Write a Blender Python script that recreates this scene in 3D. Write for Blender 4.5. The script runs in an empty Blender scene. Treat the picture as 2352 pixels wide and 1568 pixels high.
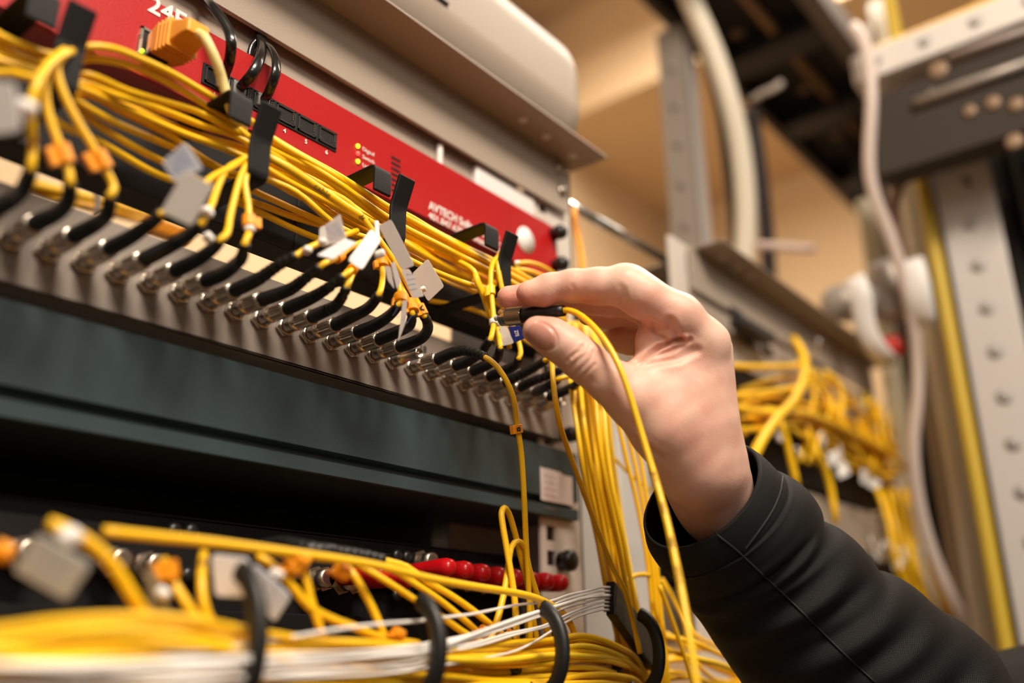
import bpy, bmesh, math, random
import numpy as np
from mathutils import Vector, Matrix, Euler

# ------------------------------------------------------------------ camera frame
F_PX, CX, CY = 2101.0, 1176.0, 784.0
_x = np.array([1807., 709., F_PX]); _x /= np.linalg.norm(_x)
_z = np.array([-76., -6034., F_PX]); _z /= np.linalg.norm(_z)
_z -= _x * _x.dot(_z); _z /= np.linalg.norm(_z)
_y = np.cross(_z, _x)
ROT = np.array([_x, _y, _z])
CAM = np.array([-.2545, -.3588, 1.40])
def ray(px, py): return ROT @ np.array([(px - CX) / F_PX, (py - CY) / F_PX, 1.])
def PD(px, py, d): return CAM + ray(px, py) * d
def PY(px, py, y): r = ray(px, py); return CAM + r * ((y - CAM[1]) / r[1])
def PX(px, py, x): r = ray(px, py); return CAM + r * ((x - CAM[0]) / r[0])
def PZ(px, py, z): r = ray(px, py); return CAM + r * ((z - CAM[2]) / r[2])
def proj(P):
    c = ROT.T @ (np.array(P, float) - CAM); return np.array([CX + F_PX * c[0] / c[2], CY + F_PX * c[1] / c[2], c[2]])

rnd = random.Random(7)
SC = bpy.context.scene
COL = SC.collection

# ------------------------------------------------------------------ materials
def _mat(name):
    m = bpy.data.materials.new(name); m.use_nodes = True
    return m, m.node_tree.nodes, m.node_tree.links, m.node_tree.nodes['Principled BSDF']
def mat(name, col, rough=.5, metal=0., spec=.5, coat=0., bump=None, mottle=None, sss=0., trans=0., emit=None, alpha=1.):
    m, N, L, b = _mat(name)
    c = (*col, 1)
    b.inputs['Base Color'].default_value = c
    b.inputs['Roughness'].default_value = rough
    b.inputs['Metallic'].default_value = metal
    b.inputs['Specular IOR Level'].default_value = spec
    b.inputs['Coat Weight'].default_value = coat
    b.inputs['Transmission Weight'].default_value = trans
    if sss:
        b.inputs['Subsurface Weight'].default_value = sss
        b.inputs['Subsurface Radius'].default_value = (1, .6, .3)
        b.inputs['Subsurface Scale'].default_value = .002
    if emit:
        b.inputs['Emission Color'].default_value = (*emit[0], 1); b.inputs['Emission Strength'].default_value = emit[1]
    tc = N.new('ShaderNodeTexCoord')
    if mottle:
        sc, amt = mottle
        n = N.new('ShaderNodeTexNoise'); n.inputs['Scale'].default_value = sc; n.inputs['Detail'].default_value = 5
        L.new(tc.outputs['Object'], n.inputs['Vector'])
        mx = N.new('ShaderNodeMixRGB'); mx.inputs[1].default_value = tuple(min(1, v * (1 - amt)) for v in col) + (1,)
        mx.inputs[2].default_value = tuple(min(1, v * (1 + amt)) for v in col) + (1,)
        L.new(n.outputs['Fac'], mx.inputs[0]); L.new(mx.outputs[0], b.inputs['Base Color'])
    if bump:
        sc, st, kind = (bump + ('noise',))[:3]
        n = N.new('ShaderNodeTexVoronoi' if kind == 'vor' else 'ShaderNodeTexNoise')
        n.inputs['Scale'].default_value = sc
        L.new(tc.outputs['Object'], n.inputs['Vector'])
        bp = N.new('ShaderNodeBump'); bp.inputs['Strength'].default_value = st; bp.inputs['Distance'].default_value = .0006
        L.new(n.outputs[0], bp.inputs['Height']); L.new(bp.outputs[0], b.inputs['Normal'])
    return m

def lin(r, g, b): 
    f = lambda v: (v / 255 / 12.92) if v <= 10 else ((v / 255 + .055) / 1.055) ** 2.4
    return (f(r), f(g), f(b))

M = {}
M['red'] = mat('red_paint', (.42, .007, .008), .42, bump=(900, .12))
M['white_print'] = mat('white_print', (.8, .76, .74), .6)
M['dark_print'] = mat('dark_print', (.012, .012, .012), .6)
M['beige'] = mat('beige_paint', (.36, .30, .245), .42, bump=(1200, .25))
M['grey_panel'] = mat('grey_panel_paint', (.27, .232, .205), .48, bump=(1500, .12), mottle=(6, .05))
M['black_powder'] = mat('black_powder_coat', (.0065, .0060, .0064), .55, spec=.24, bump=(3600, .35))
M['black'] = mat('black_plastic', (.008, .008, .008), .38)
M['black_rubber'] = mat('black_rubber', (.007, .007, .007), .45, bump=(500, .1))
M['black_matte'] = mat('black_matte', (.006, .005, .005), .75)
M['teal'] = mat('dark_teal_paint', (.034, .058, .066), .45, bump=(900, .25), mottle=(20, .08))
M['nickel'] = mat('nickel', (.62, .57, .50), .24, 1., bump=(300, .08))
M['nickel_worn'] = mat('nickel_worn', (.5, .44, .37), .33, 1., mottle=(200, .15))
M['brass'] = mat('brass', (.55, .38, .16), .3, 1.)
M['yellow'] = mat('yellow_cable_jacket', (.94, .545, .008), .36, spec=.5, sss=.15, mottle=(30, .06))
M['yellow_b'] = mat('yellow_cable_jacket_pale', (.96, .61, .018), .36, spec=.5, sss=.15, mottle=(30, .06))
M['orange'] = mat('orange_clip_plastic', (.90, .33, .010), .42, sss=.2)
M['orange_boot'] = mat('orange_rubber_boot', (.86, .36, .03), .42, sss=.1)
M['cream_cable'] = mat('cream_cable_jacket', (.80, .64, .25), .42, sss=.1)
M['white_cable'] = mat('white_cable_jacket', (.92, .89, .85), .38)
M['white_plastic'] = mat('white_plastic', (.78, .76, .74), .4)
M['nylon'] = mat('translucent_nylon', (.80, .78, .76), .3, sss=.35)
M['tag'] = mat('label_tag_plastic', (.62, .57, .54), .38, sss=.1, mottle=(80, .08))
M['red_cap'] = mat('red_rubber_cap', (.60, .006, .010), .28, sss=.05)
M['blue'] = mat('blue_label', (.010, .020, .16), .4)
M['paper'] = mat('sticker_paper', (.74, .64, .62), .7, mottle=(120, .05))
M['led_g'] = mat('led_green', (.5, .8, .05), .3, emit=((.55, .95, .03), 1.6))
M['led_r'] = mat('led_red', (.9, .1, .1), .3, emit=((.9, .10, .08), 1.1))
M['clear'] = mat('clear_plastic', (.85, .85, .85), .12, trans=.75, spec=.6)
M['galv'] = mat('galvanised_steel', (.34, .30, .265), .45, .35, mottle=(14, .12))
M['post_white'] = mat('white_post_paint', (.62, .56, .50), .45, bump=(900, .1))
M['wall'] = mat('tan_wall_paint', (.70, .515, .31), .8, bump=(60, .2), mottle=(1.5, .10))
M['ceil'] = mat('ceiling_paint', (.55, .42, .27), .85, mottle=(2, .06))
M['floor'] = mat('floor_vinyl', (.10, .055, .03), .5, mottle=(3, .15))
M['dark_steel'] = mat('dark_ladder_steel', (.035, .028, .024), .5, .2, mottle=(12, .15))
M['chrome'] = mat('polished_rod', (.75, .76, .74), .18, 1.)
M['conduit'] = mat('cream_conduit', (.72, .66, .54), .5)
M['flat_black_cable'] = mat('flat_black_cable', (.010, .010, .010), .25, coat=.3)
M['contact_gold'] = mat('gold_contacts', (.7, .6, .4), .3, 1.)

# ------------------------------------------------------------------ mesh helpers
class MB:
    def __init__(s): s.v = []; s.f = []; s.sm = []
    def add(s, vs, fs, smooth=False, mtx=None):
        o = len(s.v)
        for v in vs:
            s.v.append(tuple(mtx @ Vector(v)) if mtx is not None else tuple(float(a) for a in v))
        for f in fs: s.f.append([i + o for i in f]); s.sm.append(smooth)
        return s
    def box(s, a, b, mtx=None):
        (x0, y0, z0), (x1, y1, z1) = a, b
        v = [(x0, y0, z0), (x1, y0, z0), (x1, y1, z0), (x0, y1, z0), (x0, y0, z1), (x1, y0, z1), (x1, y1, z1), (x0, y1, z1)]
        return s.add(v, [(0, 3, 2, 1), (4, 5, 6, 7), (0, 1, 5, 4), (1, 2, 6, 5), (2, 3, 7, 6), (3, 0, 4, 7)], False, mtx)
    def cbox(s, c, d, mtx=None):
        return s.box([c[i] - d[i] / 2 for i in range(3)], [c[i] + d[i] / 2 for i in range(3)], mtx)
    def lathe(s, prof, n=24, mtx=None, knurl=None, smooth=True, caps=True):
        """prof: list of (axis, radius) along local -Y; knurl: (i0,i1,amp) profile rows that are ribbed"""
        vs = []; fs = []
        for k, (a, r) in enumerate(prof):
            for i in range(n):
                t = 2 * math.pi * i / n
                rr = r
                if knurl and knurl[0] <= k <= knurl[1] and i % 2: rr = r - knurl[2]
                vs.append((rr * math.cos(t), -a, rr * math.sin(t)))
        for k in range(len(prof) - 1):
            for i in range(n):
                j = (i + 1) % n
                fs.append((k * n + i, k * n + j, (k + 1) * n + j, (k + 1) * n + i))
        if caps:
            fs.append(tuple(range(n))[::-1]); fs.append(tuple((len(prof) - 1) * n + i for i in range(n)))
        return s.add(vs, fs, smooth, mtx)
    def tube(s, pts, r, n=10, flat=None, caps=True, rr=None, ring=None):
        """swept tube; flat=(w,h) gives an oval section; rr(i) radius multipliers per point"""
        pts = [np.array(p, float) for p in pts]
        T = []
        for i in range(len(pts)):
            a = pts[max(0, i - 1)]; b = pts[min(len(pts) - 1, i + 1)]
            t = b - a; l = np.linalg.norm(t); T.append(t / l if l > 1e-9 else np.array([0, 0, 1.]))
        up = np.array([0, 0, 1.]) if abs(T[0][2]) < .9 else np.array([1., 0, 0])
        nrm = np.cross(T[0], up); nrm /= np.linalg.norm(nrm)
        vs = []; fs = []
        for i, p in enumerate(pts):
            t = T[i]
            nrm = nrm - t * nrm.dot(t); nrm /= max(1e-9, np.linalg.norm(nrm))
            bi = np.cross(t, nrm)
            q = rr[i] if rr is not None else 1.
            for k in range(n):
                a = 2 * math.pi * k / n
                if ring is not None: u, w = ring[k]
                elif flat: u, w = flat[0] * math.cos(a), flat[1] * math.sin(a)
                else: u, w = r * math.cos(a), r * math.sin(a)
                vs.append(p + nrm * u * q + bi * w * q)
        m = len(pts)
        for i in range(m - 1):
            for k in range(n):
                j = (k + 1) % n
                fs.append((i * n + k, i * n + j, (i + 1) * n + j, (i + 1) * n + k))
        if caps: fs.append(tuple(range(n))[::-1]); fs.append(tuple((m - 1) * n + i for i in range(n)))
        return s.add(vs, fs, True)
    def build(s, name, m, parent=None, bevel=0, seg=2, autosm=None):
        me = bpy.data.meshes.new(name)
        me.from_pydata(s.v, [], s.f); me.update()
        me.polygons.foreach_set('use_smooth', s.sm)
        me.materials.append(m)
        o = bpy.data.objects.new(name, me); COL.objects.link(o)
        if parent is not None:
            o.parent = parent
            o.matrix_parent_inverse = Matrix.Translation(-parent.location) if parent.parent is None else root_inv(parent)
        bm = bmesh.new(); bm.from_mesh(me)
        bmesh.ops.recalc_face_normals(bm, faces=bm.faces)
        bm.to_mesh(me); bm.free()
        if bevel:
            b = o.modifiers.new('b', 'BEVEL'); b.width = bevel; b.segments = seg; b.limit_method = 'ANGLE'; b.angle_limit = math.radians(35)
            for p in me.polygons: p.use_smooth = True
            w = o.modifiers.new('w', 'WEIGHTED_NORMAL'); w.keep_sharp = True
        return o

def cr(pts, step=.004, n=None):
    """Catmull-Rom through 3-D points, centripetal, resampled"""
    P = [np.array(p, float) for p in pts]
    if len(P) == 2: P = [P[0], (P[0] + P[1]) / 2, P[1]]
    P = [2 * P[0] - P[1]] + P + [2 * P[-1] - P[-2]]
    out = []
    for i in range(1, len(P) - 2):
        p0, p1, p2, p3 = P[i - 1:i + 3]
        d = lambda a, b: max(1e-6, np.linalg.norm(a - b) ** .5)
        t0 = 0; t1 = t0 + d(p0, p1); t2 = t1 + d(p1, p2); t3 = t2 + d(p2, p3)
        k = n or max(2, int(np.linalg.norm(p2 - p1) / step))
        for j in range(k):
            t = t1 + (t2 - t1) * j / k
            A1 = (t1 - t) / (t1 - t0) * p0 + (t - t0) / (t1 - t0) * p1
            A2 = (t2 - t) / (t2 - t1) * p1 + (t - t1) / (t2 - t1) * p2
            A3 = (t3 - t) / (t3 - t2) * p2 + (t - t2) / (t3 - t2) * p3
            B1 = (t2 - t) / (t2 - t0) * A1 + (t - t0) / (t2 - t0) * A2
            B2 = (t3 - t) / (t3 - t1) * A2 + (t - t1) / (t3 - t1) * A3
            out.append((t2 - t) / (t2 - t1) * B1 + (t - t1) / (t2 - t1) * B2)
    out.append(P[-2]); return out

def tag(o, label=None, cat=None, group=None, kind=None):
    if label: o['label'] = label
    if cat: o['category'] = cat
    if group: o['group'] = group
    if kind: o['kind'] = kind
    return o
def thing(name, label, cat, loc=(0, 0, 0), group=None):
    o = bpy.data.objects.new(name, None); COL.objects.link(o); o.location = loc; o.empty_display_size = .01
    return tag(o, label, cat, group)
def struct(o): o['kind'] = 'structure'; return o

def text(s, size, loc, m, parent, name='lettering', rot=(math.pi / 2, 0, 0), bold=0, ext=.00012, align='LEFT', sx=1., wid=None, mtx=None):
    """lettering as a real mesh, thin and raised off the surface it is printed on"""
    cu = bpy.data.curves.new(name, 'FONT'); cu.body = s; cu.size = size; cu.extrude = ext; cu.offset = bold * size
    cu.align_x = align
    t = bpy.data.objects.new(name, cu); COL.objects.link(t)
    bpy.context.view_layer.update()
    me = bpy.data.meshes.new_from_object(t.evaluated_get(bpy.context.evaluated_depsgraph_get()))
    bpy.data.objects.remove(t); bpy.data.curves.remove(cu)
    me.name = name; me.materials.clear(); me.materials.append(m)
    if wid:
        xs = [v.co.x for v in me.vertices]; sx = wid / (max(xs) - min(xs))
    T = mtx if mtx is not None else Matrix.Translation(loc) @ Euler(rot).to_matrix().to_4x4()
    me.transform(T @ Matrix.Diagonal((sx, 1, 1, 1)))
    o = bpy.data.objects.new(name, me); COL.objects.link(o)
    if parent is not None:
        root = parent
        while root.parent: root = root.parent
        o.parent = parent; o.matrix_parent_inverse = Matrix.Translation(-root.location) if parent is root else root_inv(parent)
    return o
def root_inv(p):
    bpy.context.view_layer.update()
    return p.matrix_world.inverted()

def P3(pts, y=None):
    """pixel-traced route of a cable laid in the rack: each point (px, py, Y) with Y the distance in front of the rack face"""
    out = []
    for p in pts:
        yy = p[2] if len(p) > 2 else y
        out.append(PY(p[0], p[1], yy))
    return out
HAND_RES=.0011; USE_DOF=True; EXPO=-0.08
# ------------------------------------------------------------------ the room
ZT = {'red': (1.657, 1.7002)}
RX0, RX1 = -.2415, .2415           # outer edges of the 19 inch panels
def plane_struct(name, a, b, m):
    mb = MB(); mb.box(a, b); return struct(mb.build(name, m))
plane_struct('floor', (-1.6, -1.6, -.04), (3.1, 2.3, 0), M['floor'])
plane_struct('ceiling', (-1.6, -1.6, 3.60), (3.1, 2.3, 3.66), M['ceil'])
plane_struct('wall_back', (-1.6, 1.35, 0), (3.1, 1.42, 3.60), M['wall'])
plane_struct('wall_right', (2.9, -1.6, 0), (2.98, 1.35, 3.60), M['wall'])

# ------------------------------------------------------------------ the rack frame
def holes_plate(name, x0, x1, y, z0, z1, holes, m, parent, th=.002):
    """upright plate facing -Y with square holes listed as (xc, zc, w, h)"""
    mb = MB(); zs = sorted(holes, key=lambda h: h[1]); z = z0
    for (xc, zc, w, h) in zs:
        mb.box((x0, y, z), (x1, y + th, zc - h / 2))
        mb.box((x0, y, zc - h / 2), (xc - w / 2, y + th, zc + h / 2)); mb.box((xc + w / 2, y, zc - h / 2), (x1, y + th, zc + h / 2))
        z = zc + h / 2
    mb.box((x0, y, z), (x1, y + th, z1))
    return mb.build(name, m, parent)

rack = thing('equipment_rack', 'white painted open equipment rack frame holding the stacked devices', 'rack', (0, 0, 0))
hz = [(.2325, 1.4622 + .01587 * k, .0095, .0095) for k in range(-14, 19)]
holes_plate('upright', .222, .2685, .004, .02, 1.76, hz, M['post_white'], rack)
mb = MB(); mb.box((.2665, .004, .02), (.2685, .07, 1.76)); mb.box((.205, .068, .02), (.2685, .07, 1.76)); mb.build('upright', M['post_white'], rack)
holes_plate('upright', -.2685, -.222, .004, .02, 1.76, [(-.2325, h[1], h[2], h[3]) for h in hz], M['post_white'], rack)
mb = MB(); mb.box((-.2685, .004, .02), (-.2665, .07, 1.76)); mb.build('upright', M['post_white'], rack)
mb = MB(); mb.box((-.2685, .004, 0), (.2685, .65, .02)); mb.build('base', M['post_white'], rack)
for sx in (-1, 1):
    mb = MB(); mb.box((sx * .245 - .02, .62, .02), (sx * .245 + .02, .65, 1.76)); mb.build('upright', M['post_white'], rack)

def screw(x, z, y, parent, m=None, r=.005, name='screw', knob=False):
    mb = MB()
    if knob: mb.lathe([(0, r), (.003, r), (.005, r * 1.15), (.009, r * 1.1), (.011, r * .7)], 20, Matrix.Translation((x, y, z)))
    else: mb.lathe([(0, r * 1.05), (.0012, r * 1.05), (.0024, r * .8), (.003, r * .4)], 16, Matrix.Translation((x, y, z)))
    return mb.build(name, m or M['black'], parent)

# ---- upper beige blank panel with projecting shelf lip
sh = thing('rack_shelf', 'beige sheet metal rack shelf with a projecting lip at the top of the rack', 'shelf', (0, 0, 1.74))
zb, zt = 1.7188, 1.7625
mb = MB(); mb.box((RX0, -.0015, zb), (.2565, .0015, zt)); mb.build('face_panel', M['beige'], sh, .0004)
lip = MB(); lip.box((RX0, -.031, zt - .0015), (.2700, .004, zt))
o_lip = lip.build('shelf_lip', M['beige'], sh, .0004)
for (px, py) in ((1201, 275), (1255, 313), (1316, 356)):
    p = PZ(px, py, zt - .0015)
    hb = MB(); hb.lathe([(0, .0033), (.0008, .0033)], 16, Matrix.Translation((p[0], p[1], zt - .0015)) @ Matrix.Rotation(math.pi / 2, 4, 'X'))
    hb.build('hole_plug', M['white_plastic'], sh)
mb = MB(); mb.box((RX0, .0, zt - .0015), (.262, .13, zt)); mb.build('shelf_board', M['beige'], sh)
mb = MB(); mb.box((RX0, .0065, 1.7004), (.155, .008, zt - .0016)); mb.build('stiffener', M['beige'], sh)
screw(.2475, 1.7525, -.0015, sh, M['nickel_worn'], .0045); screw(.2495, 1.7345, -.0015, sh, M['nickel_worn'], .0045)

# ---- rounded beige appliance standing on the shelf
ap = thing('rounded_appliance', 'beige rounded sheet metal housing standing on the top shelf', 'appliance', (0, 0, 1.7640))
def rounded_box(name, a, b, r, m, parent, seg=6):
    mb = MB(); mb.box(a, b); return mb.build(name, m, parent, r, seg)
rounded_box('housing', (RX0, -.022, 1.7640), (.272, .13, 1.868), .036, M['beige'], ap, 8)
mb = MB(); mb.box((-.2, -.024, 1.80), (.10, -.021, 1.801)); mb.build('seam', M['dark_steel'], ap)

# ---- red monitoring device
rd = thing('monitoring_device', 'red network monitoring unit with white lettering and six black sockets', 'network device', (0, 0, 1.657))
z0, z1 = 1.6570, 1.7002
mb = MB(); mb.box((RX0, -.0015, z0), (RX1, .002, z1)); face = mb.build('faceplate', M['red'], rd, .0003)
mb = MB(); mb.box((-.216, .0015, z0 + .0005), (.1925, .095, z1 - .0005)); mb.build('casing', M['red'], rd)
text('24E', .0135, tuple(PY(338, 22, -.0018)), M['white_print'], rd, bold=.02)
_p = PY(334, 3, -.0018); text('ROOM ALERT', .0075, (_p[0] - .055, -.0018, _p[2]), M['white_print'], rd, bold=.02, wid=.055)
def dev_text(s, size, px, py, **k): return text(s, size, tuple(PY(px, py, -.0018)), M['white_print'], rd, **k)
dev_text('AVTECH Software, INC.', .0078, 985, 479, bold=.025, wid=.0690)
dev_text('401.847.6700  Avtech.com', .0062, 984, 500, bold=.015, wid=.0690)
mb = MB(); p = PY(1165, 500, 0)
mb.box((p[0] - .0004, -.0017, 1.6572), (p[0] + .0004, -.0014, 1.7000)); mb.build('seam', mat('red_seam', (.30, .01, .01), .5), rd)
for i, n in enumerate('123456'):
    pass
# sockets: strip from px(458,141)..(770,352)
S0 = PY(463, 142, 0); S1 = PY(769, 310, 0)
bx0, bx1 = S0[0], S1[0]; bzt = S1[2] ; bzb = PY(767, 352, 0)[2]
mb = MB(); mb.box((bx0, -.0022, bzb), (bx1, -.0012, bzt)); mb.build('socket_strip', M['black_matte'], rd)
pitch = (bx1 - bx0) / 6
sock_grey = mat('socket_grey_plastic', (.026, .025, .025), .5)
for i in range(6):
    xa = bx0 + pitch * i + .0012; xb = bx0 + pitch * (i + 1) - .0008
    za, zc = bzb + .0014, bzt - .0012
    mb = MB()
    mb.box((xa, -.0030, za), (xa + .0009, -.0020, zc)); mb.box((xb - .0009, -.0030, za), (xb, -.0020, zc))
    mb.box((xa, -.0030, zc - .0007), (xb, -.0020, zc)); mb.box((xa, -.0030, za), (xb, -.0020, za + .0007))
    for k in range(3):      # stepped notch outline at the lower corners
        mb.box((xb - .0014 - .0009 * (3 - k), -.0028, za + .0009 * k), (xb - .0008, -.0021, za + .0012 + .0009 * k))
        mb.box((xa + .0008, -.0028, za + .0009 * k), (xa + .0014 + .0009 * (3 - k), -.0021, za + .0012 + .0009 * k))
    so = mb.build('socket', sock_grey, rd)
    mb = MB()
    for k in range(4): mb.box((xb - .0019, -.0030, za + .0036 + .0012 * k), (xb - .0013, -.0024, za + .0041 + .0012 * k))
    mb.build('contacts', M['contact_gold'], so)
    text(str(i + 1), .0036, (xa + pitch * .40, -.0018, bzb - .0042), M['white_print'], rd, bold=.02)
# ethernet socket at the left of the face
E0 = PY(318, 66, 0); E1 = PY(385, 145, 0)
mb = MB(); ez0, ez1 = PY(322, 128, 0)[2] - .001, PY(318, 64, 0)[2]
mb.box((E0[0], -.0030, ez0), (E0[0] + .0013, -.0012, ez1)); mb.box((E1[0] - .0013, -.0030, ez0), (E1[0], -.0012, ez1)); mb.box((E0[0], -.0030, ez1 - .0013), (E1[0], -.0012, ez1))
for k in range(7): mb.box((E0[0] - .0004, -.0032, ez0 + .0016 * k), (E0[0] + .0006, -.0012, ez0 + .0008 + .0016 * k))
es = mb.build('ethernet_socket', M['nickel_worn'], rd)
mb = MB(); mb.box((E0[0] + .0013, -.0024, ez0 - .001), (E1[0] - .0013, -.0012, ez1 - .0013)); mb.build('socket_cavity', M['black_matte'], es)
def bulb(px, py, m, r, parent, y=-.0018, name='indicator_light'):
    p = PY(px, py, y); mb = MB(); mb.lathe([(0, r), (.0006, r), (.0012, r * .75), (.0015, r * .3)], 16, Matrix.Translation(tuple(p)))
    return mb.build(name, m, parent)
bulb(325, 118, M['led_g'], .0011, rd, -.003)
bulb(821, 336, M['led_g'], .0014, rd); bulb(821, 353, M['led_r'], .0014, rd); bulb(821, 371, M['led_g'], .0014, rd)
dev_text('Digital', .0036, 832, 345); dev_text('Switch', .0036, 832, 363); dev_text('Link', .0036, 832, 382)
for k in range(7):
    a = PY(899, 360 + 12.4 * k, -.0016); b_ = PY(919, 371 + 12.4 * k, -.0016)
    mb = MB(); mb.box((a[0], -.0019, a[2] - .0007), (b_[0], -.0013, a[2] + .0007)); mb.build('vent_slot', M['black_matte'], rd)
p = PY(1208, 551, -.0018); mb = MB(); mb.lathe([(0, .0098), (.0002, .0098)], 40, Matrix.Translation(tuple(p))); mb.build('round_sticker', M['white_plastic'], rd)
p = PY(1266, 540, 0); screw(p[0], p[2], -.0015, rd, M['black'], .0048, 'thumb_screw', True)
p = PY(1270, 618, 0); screw(p[0], p[2] + .002, -.0015, rd, M['black'], .0048, 'thumb_screw', True)

# white adapter standing behind on top of the red device, and a small white post
ad = MB(); a = PY(1085, 425, .02); b2 = PY(1232, 470, .02)
ad.box((.157, .0025, 1.7004), (.2212, .04, 1.7186)); o = ad.build('power_adapter', M['white_plastic'], None, .0015)
tag(o, 'white boxy power adapter lying on top of the red unit', 'power adapter')
a = PY(1000, 345, .008); ad = MB(); ad.box((a[0] - .002, .0025, 1.7004), (a[0] + .002, .006, 1.7184)); o = ad.build('spacer_peg', M['white_plastic'], None, .0008)
tag(o, 'small white peg standing on the red unit under the shelf', 'spacer')

# ---- black horizontal cable manager with flat steel hooks
cm = thing('cable_manager', 'black powder coated cable manager panel with flat steel hooks', 'cable manager', (0, 0, 1.60))
c0, c1 = 1.6000, 1.6420
mb = MB(); mb.box((RX0, -.0008, c0), (RX1, .0008, c1)); mb.box((RX0, 0, c0), (RX1, .0166, c0 + .0016)); mb.box((RX0, 0, c1 - .0016), (RX1, .012, c1)); mb.build('panel', M['black_powder'], cm, .0004)
for i, px in enumerate((405, 688, 945)):       # joints/raised blocks on the face
    p = PY(px, 400, 0)
    mb = MB(); mb.box((p[0] - .0006, -.0012, c0 + .001), (p[0] + .0006, -.0004, c1 - .001)); mb.build('joint', M['black_matte'], cm)
def strip(path, w, th, name, parent, xoff=None):
    """flat strip w wide in X swept along path points (x, y, z) bent in the YZ plane"""
    mb = MB(); P = [np.array(p, float) for p in path]; vs = []; fs = []
    for i, p in enumerate(P):
        a = P[max(0, i - 1)]; b = P[min(len(P) - 1, i + 1)]; t = (b - a); t[0] = 0; t /= np.linalg.norm(t)
        nn = np.array([0, -t[2], t[1]])
        hw = w / 2
        for sx, sn in ((-1, -1), (1, -1), (1, 1), (-1, 1)): vs.append(p + np.array([sx * hw, 0, 0]) + nn * sn * th / 2)
    for i in range(len(P) - 1):
        for k in range(4):
            j = (k + 1) % 4; fs.append((i * 4 + k, i * 4 + j, (i + 1) * 4 + j, (i + 1) * 4 + k))
    fs.append((3, 2, 1, 0)); m = (len(P) - 1) * 4; fs.append((m, m + 1, m + 2, m + 3))
    mb.add(vs, fs); return mb.build(name, M['black_powder'], parent, .0008, 3)
hx = [-.1345, -.0485, .0360, .1215]
HY = -.050
for i, x in enumerate(hx):
    hk = bpy.data.objects.new('hook', None); COL.objects.link(hk); hk.parent = cm; hk.matrix_parent_inverse = Matrix.Translation(-cm.location)
    lx = x; ux = x - .0115
    up = cr([(ux, 0, 1.6375), (ux, -.02, 1.6375), (ux, HY + .004, 1.6375)], n=3) 
    up = [np.array((ux, 0, 1.6375)), np.array((ux, -.03, 1.6375)), np.array((ux, HY + .003, 1.6375)), np.array((ux, HY + .0008, 1.6367)), np.array((ux, HY, 1.6345)), np.array((ux, HY, 1.6230))]
    strip(up, .0115, .0020, 'arm', hk)
    lo = [np.array((lx, 0, 1.6010)), np.array((lx, -.03, 1.6010)), np.array((lx, HY + .003, 1.6010)), np.array((lx, HY + .0008, 1.6018)), np.array((lx, HY, 1.6042)), np.array((lx, HY, 1.6185)), np.array((lx, HY - .0008, 1.6215)), np.array((lx, HY - .0062, 1.6350))]
    strip(lo, .0110, .0020, 'arm', hk)
    # parent_inverse of grand-children
    for ch in hk.children: ch.matrix_parent_inverse = Matrix.Translation(-cm.location) @ Matrix.Identity(4); ch.parent = hk
# ---- grey patch panel with 24 round threaded sockets
PZC = 1.5583; PITCH = .0147; PX0 = .0806
pp = thing('fibre_socket_unit', 'grey patch panel with a row of round metal fibre sockets', 'patch panel', (0, 0, 1.54))
g0, g1 = 1.5400, 1.5812
mb = MB(); mb.box((RX0, -.0012, g0), (RX1, .0012, g1)); mb.box((RX0, -.0012, g0), (RX1, .02, g0 + .0015)); mb.box((RX0, 0, g1 - .0012), (RX1, .05, g1)); mb.build('panel', M['grey_panel'], pp, .0004)
def hexnut(r, a0, a1, mtx, mb):
    n = 6; vs = []
    for a in (a0, a1):
        for i in range(n): t = math.pi / 3 * i + .3; vs.append((r * math.cos(t), -a, r * math.sin(t)))
    mb.add(vs, [tuple(range(6))[::-1], tuple(range(6, 12))] + [(i, (i + 1) % 6, 6 + (i + 1) % 6, 6 + i) for i in range(6)], False, mtx)
def adapter_prof():
    p = [(0, .0062), (.0006, .0062)]
    return p
ks = list(range(-15, 10))
base_ad = None
mbA = MB(); T0 = Matrix.Translation((0, -.0012, 0))
hexnut(.0056, 0, .0022, T0, mbA)
mbA.lathe([(.0022, .0048), (.0030, .0046)], 24, T0)
prof = [(.0028, .0036)]
for k in range(6): prof += [(.0032 + .0010 * k, .0040), (.0037 + .0010 * k, .0035)]
prof += [(.0094, .0032), (.0095, .0030), (.0215, .0030), (.0222, .0028), (.0222, .0024), (.0130, .0023), (.0130, .0009), (.0215, .0009), (.0217, .0007)]
mbA.lathe(prof, 28, T0)
ad0 = mbA.build('socket', M['nickel'], pp); 
ad0.location = (PX0, 0, PZC)
for k in ks:
    if k == 0: continue
    c = ad0.copy(); COL.objects.link(c); c.location = (PX0 + PITCH * k, 0, PZC)
p = PY(963, 806, -.0013); text('18', .0060, tuple(p), M['dark_print'], pp, name='number', bold=.02)
for k in ks:
    if k in (0, 1): continue
p = PY(1292, 1001, 0); screw(p[0], p[2], -.0012, pp, M['black'], .0048, 'thumb_screw', True)

# ---- dark teal device with a stepped face
td = thing('rack_device', 'dark teal rack device with a plain front and white sticker at its end', 'rack device', (0, 0, 1.488))
mb = MB()
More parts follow.
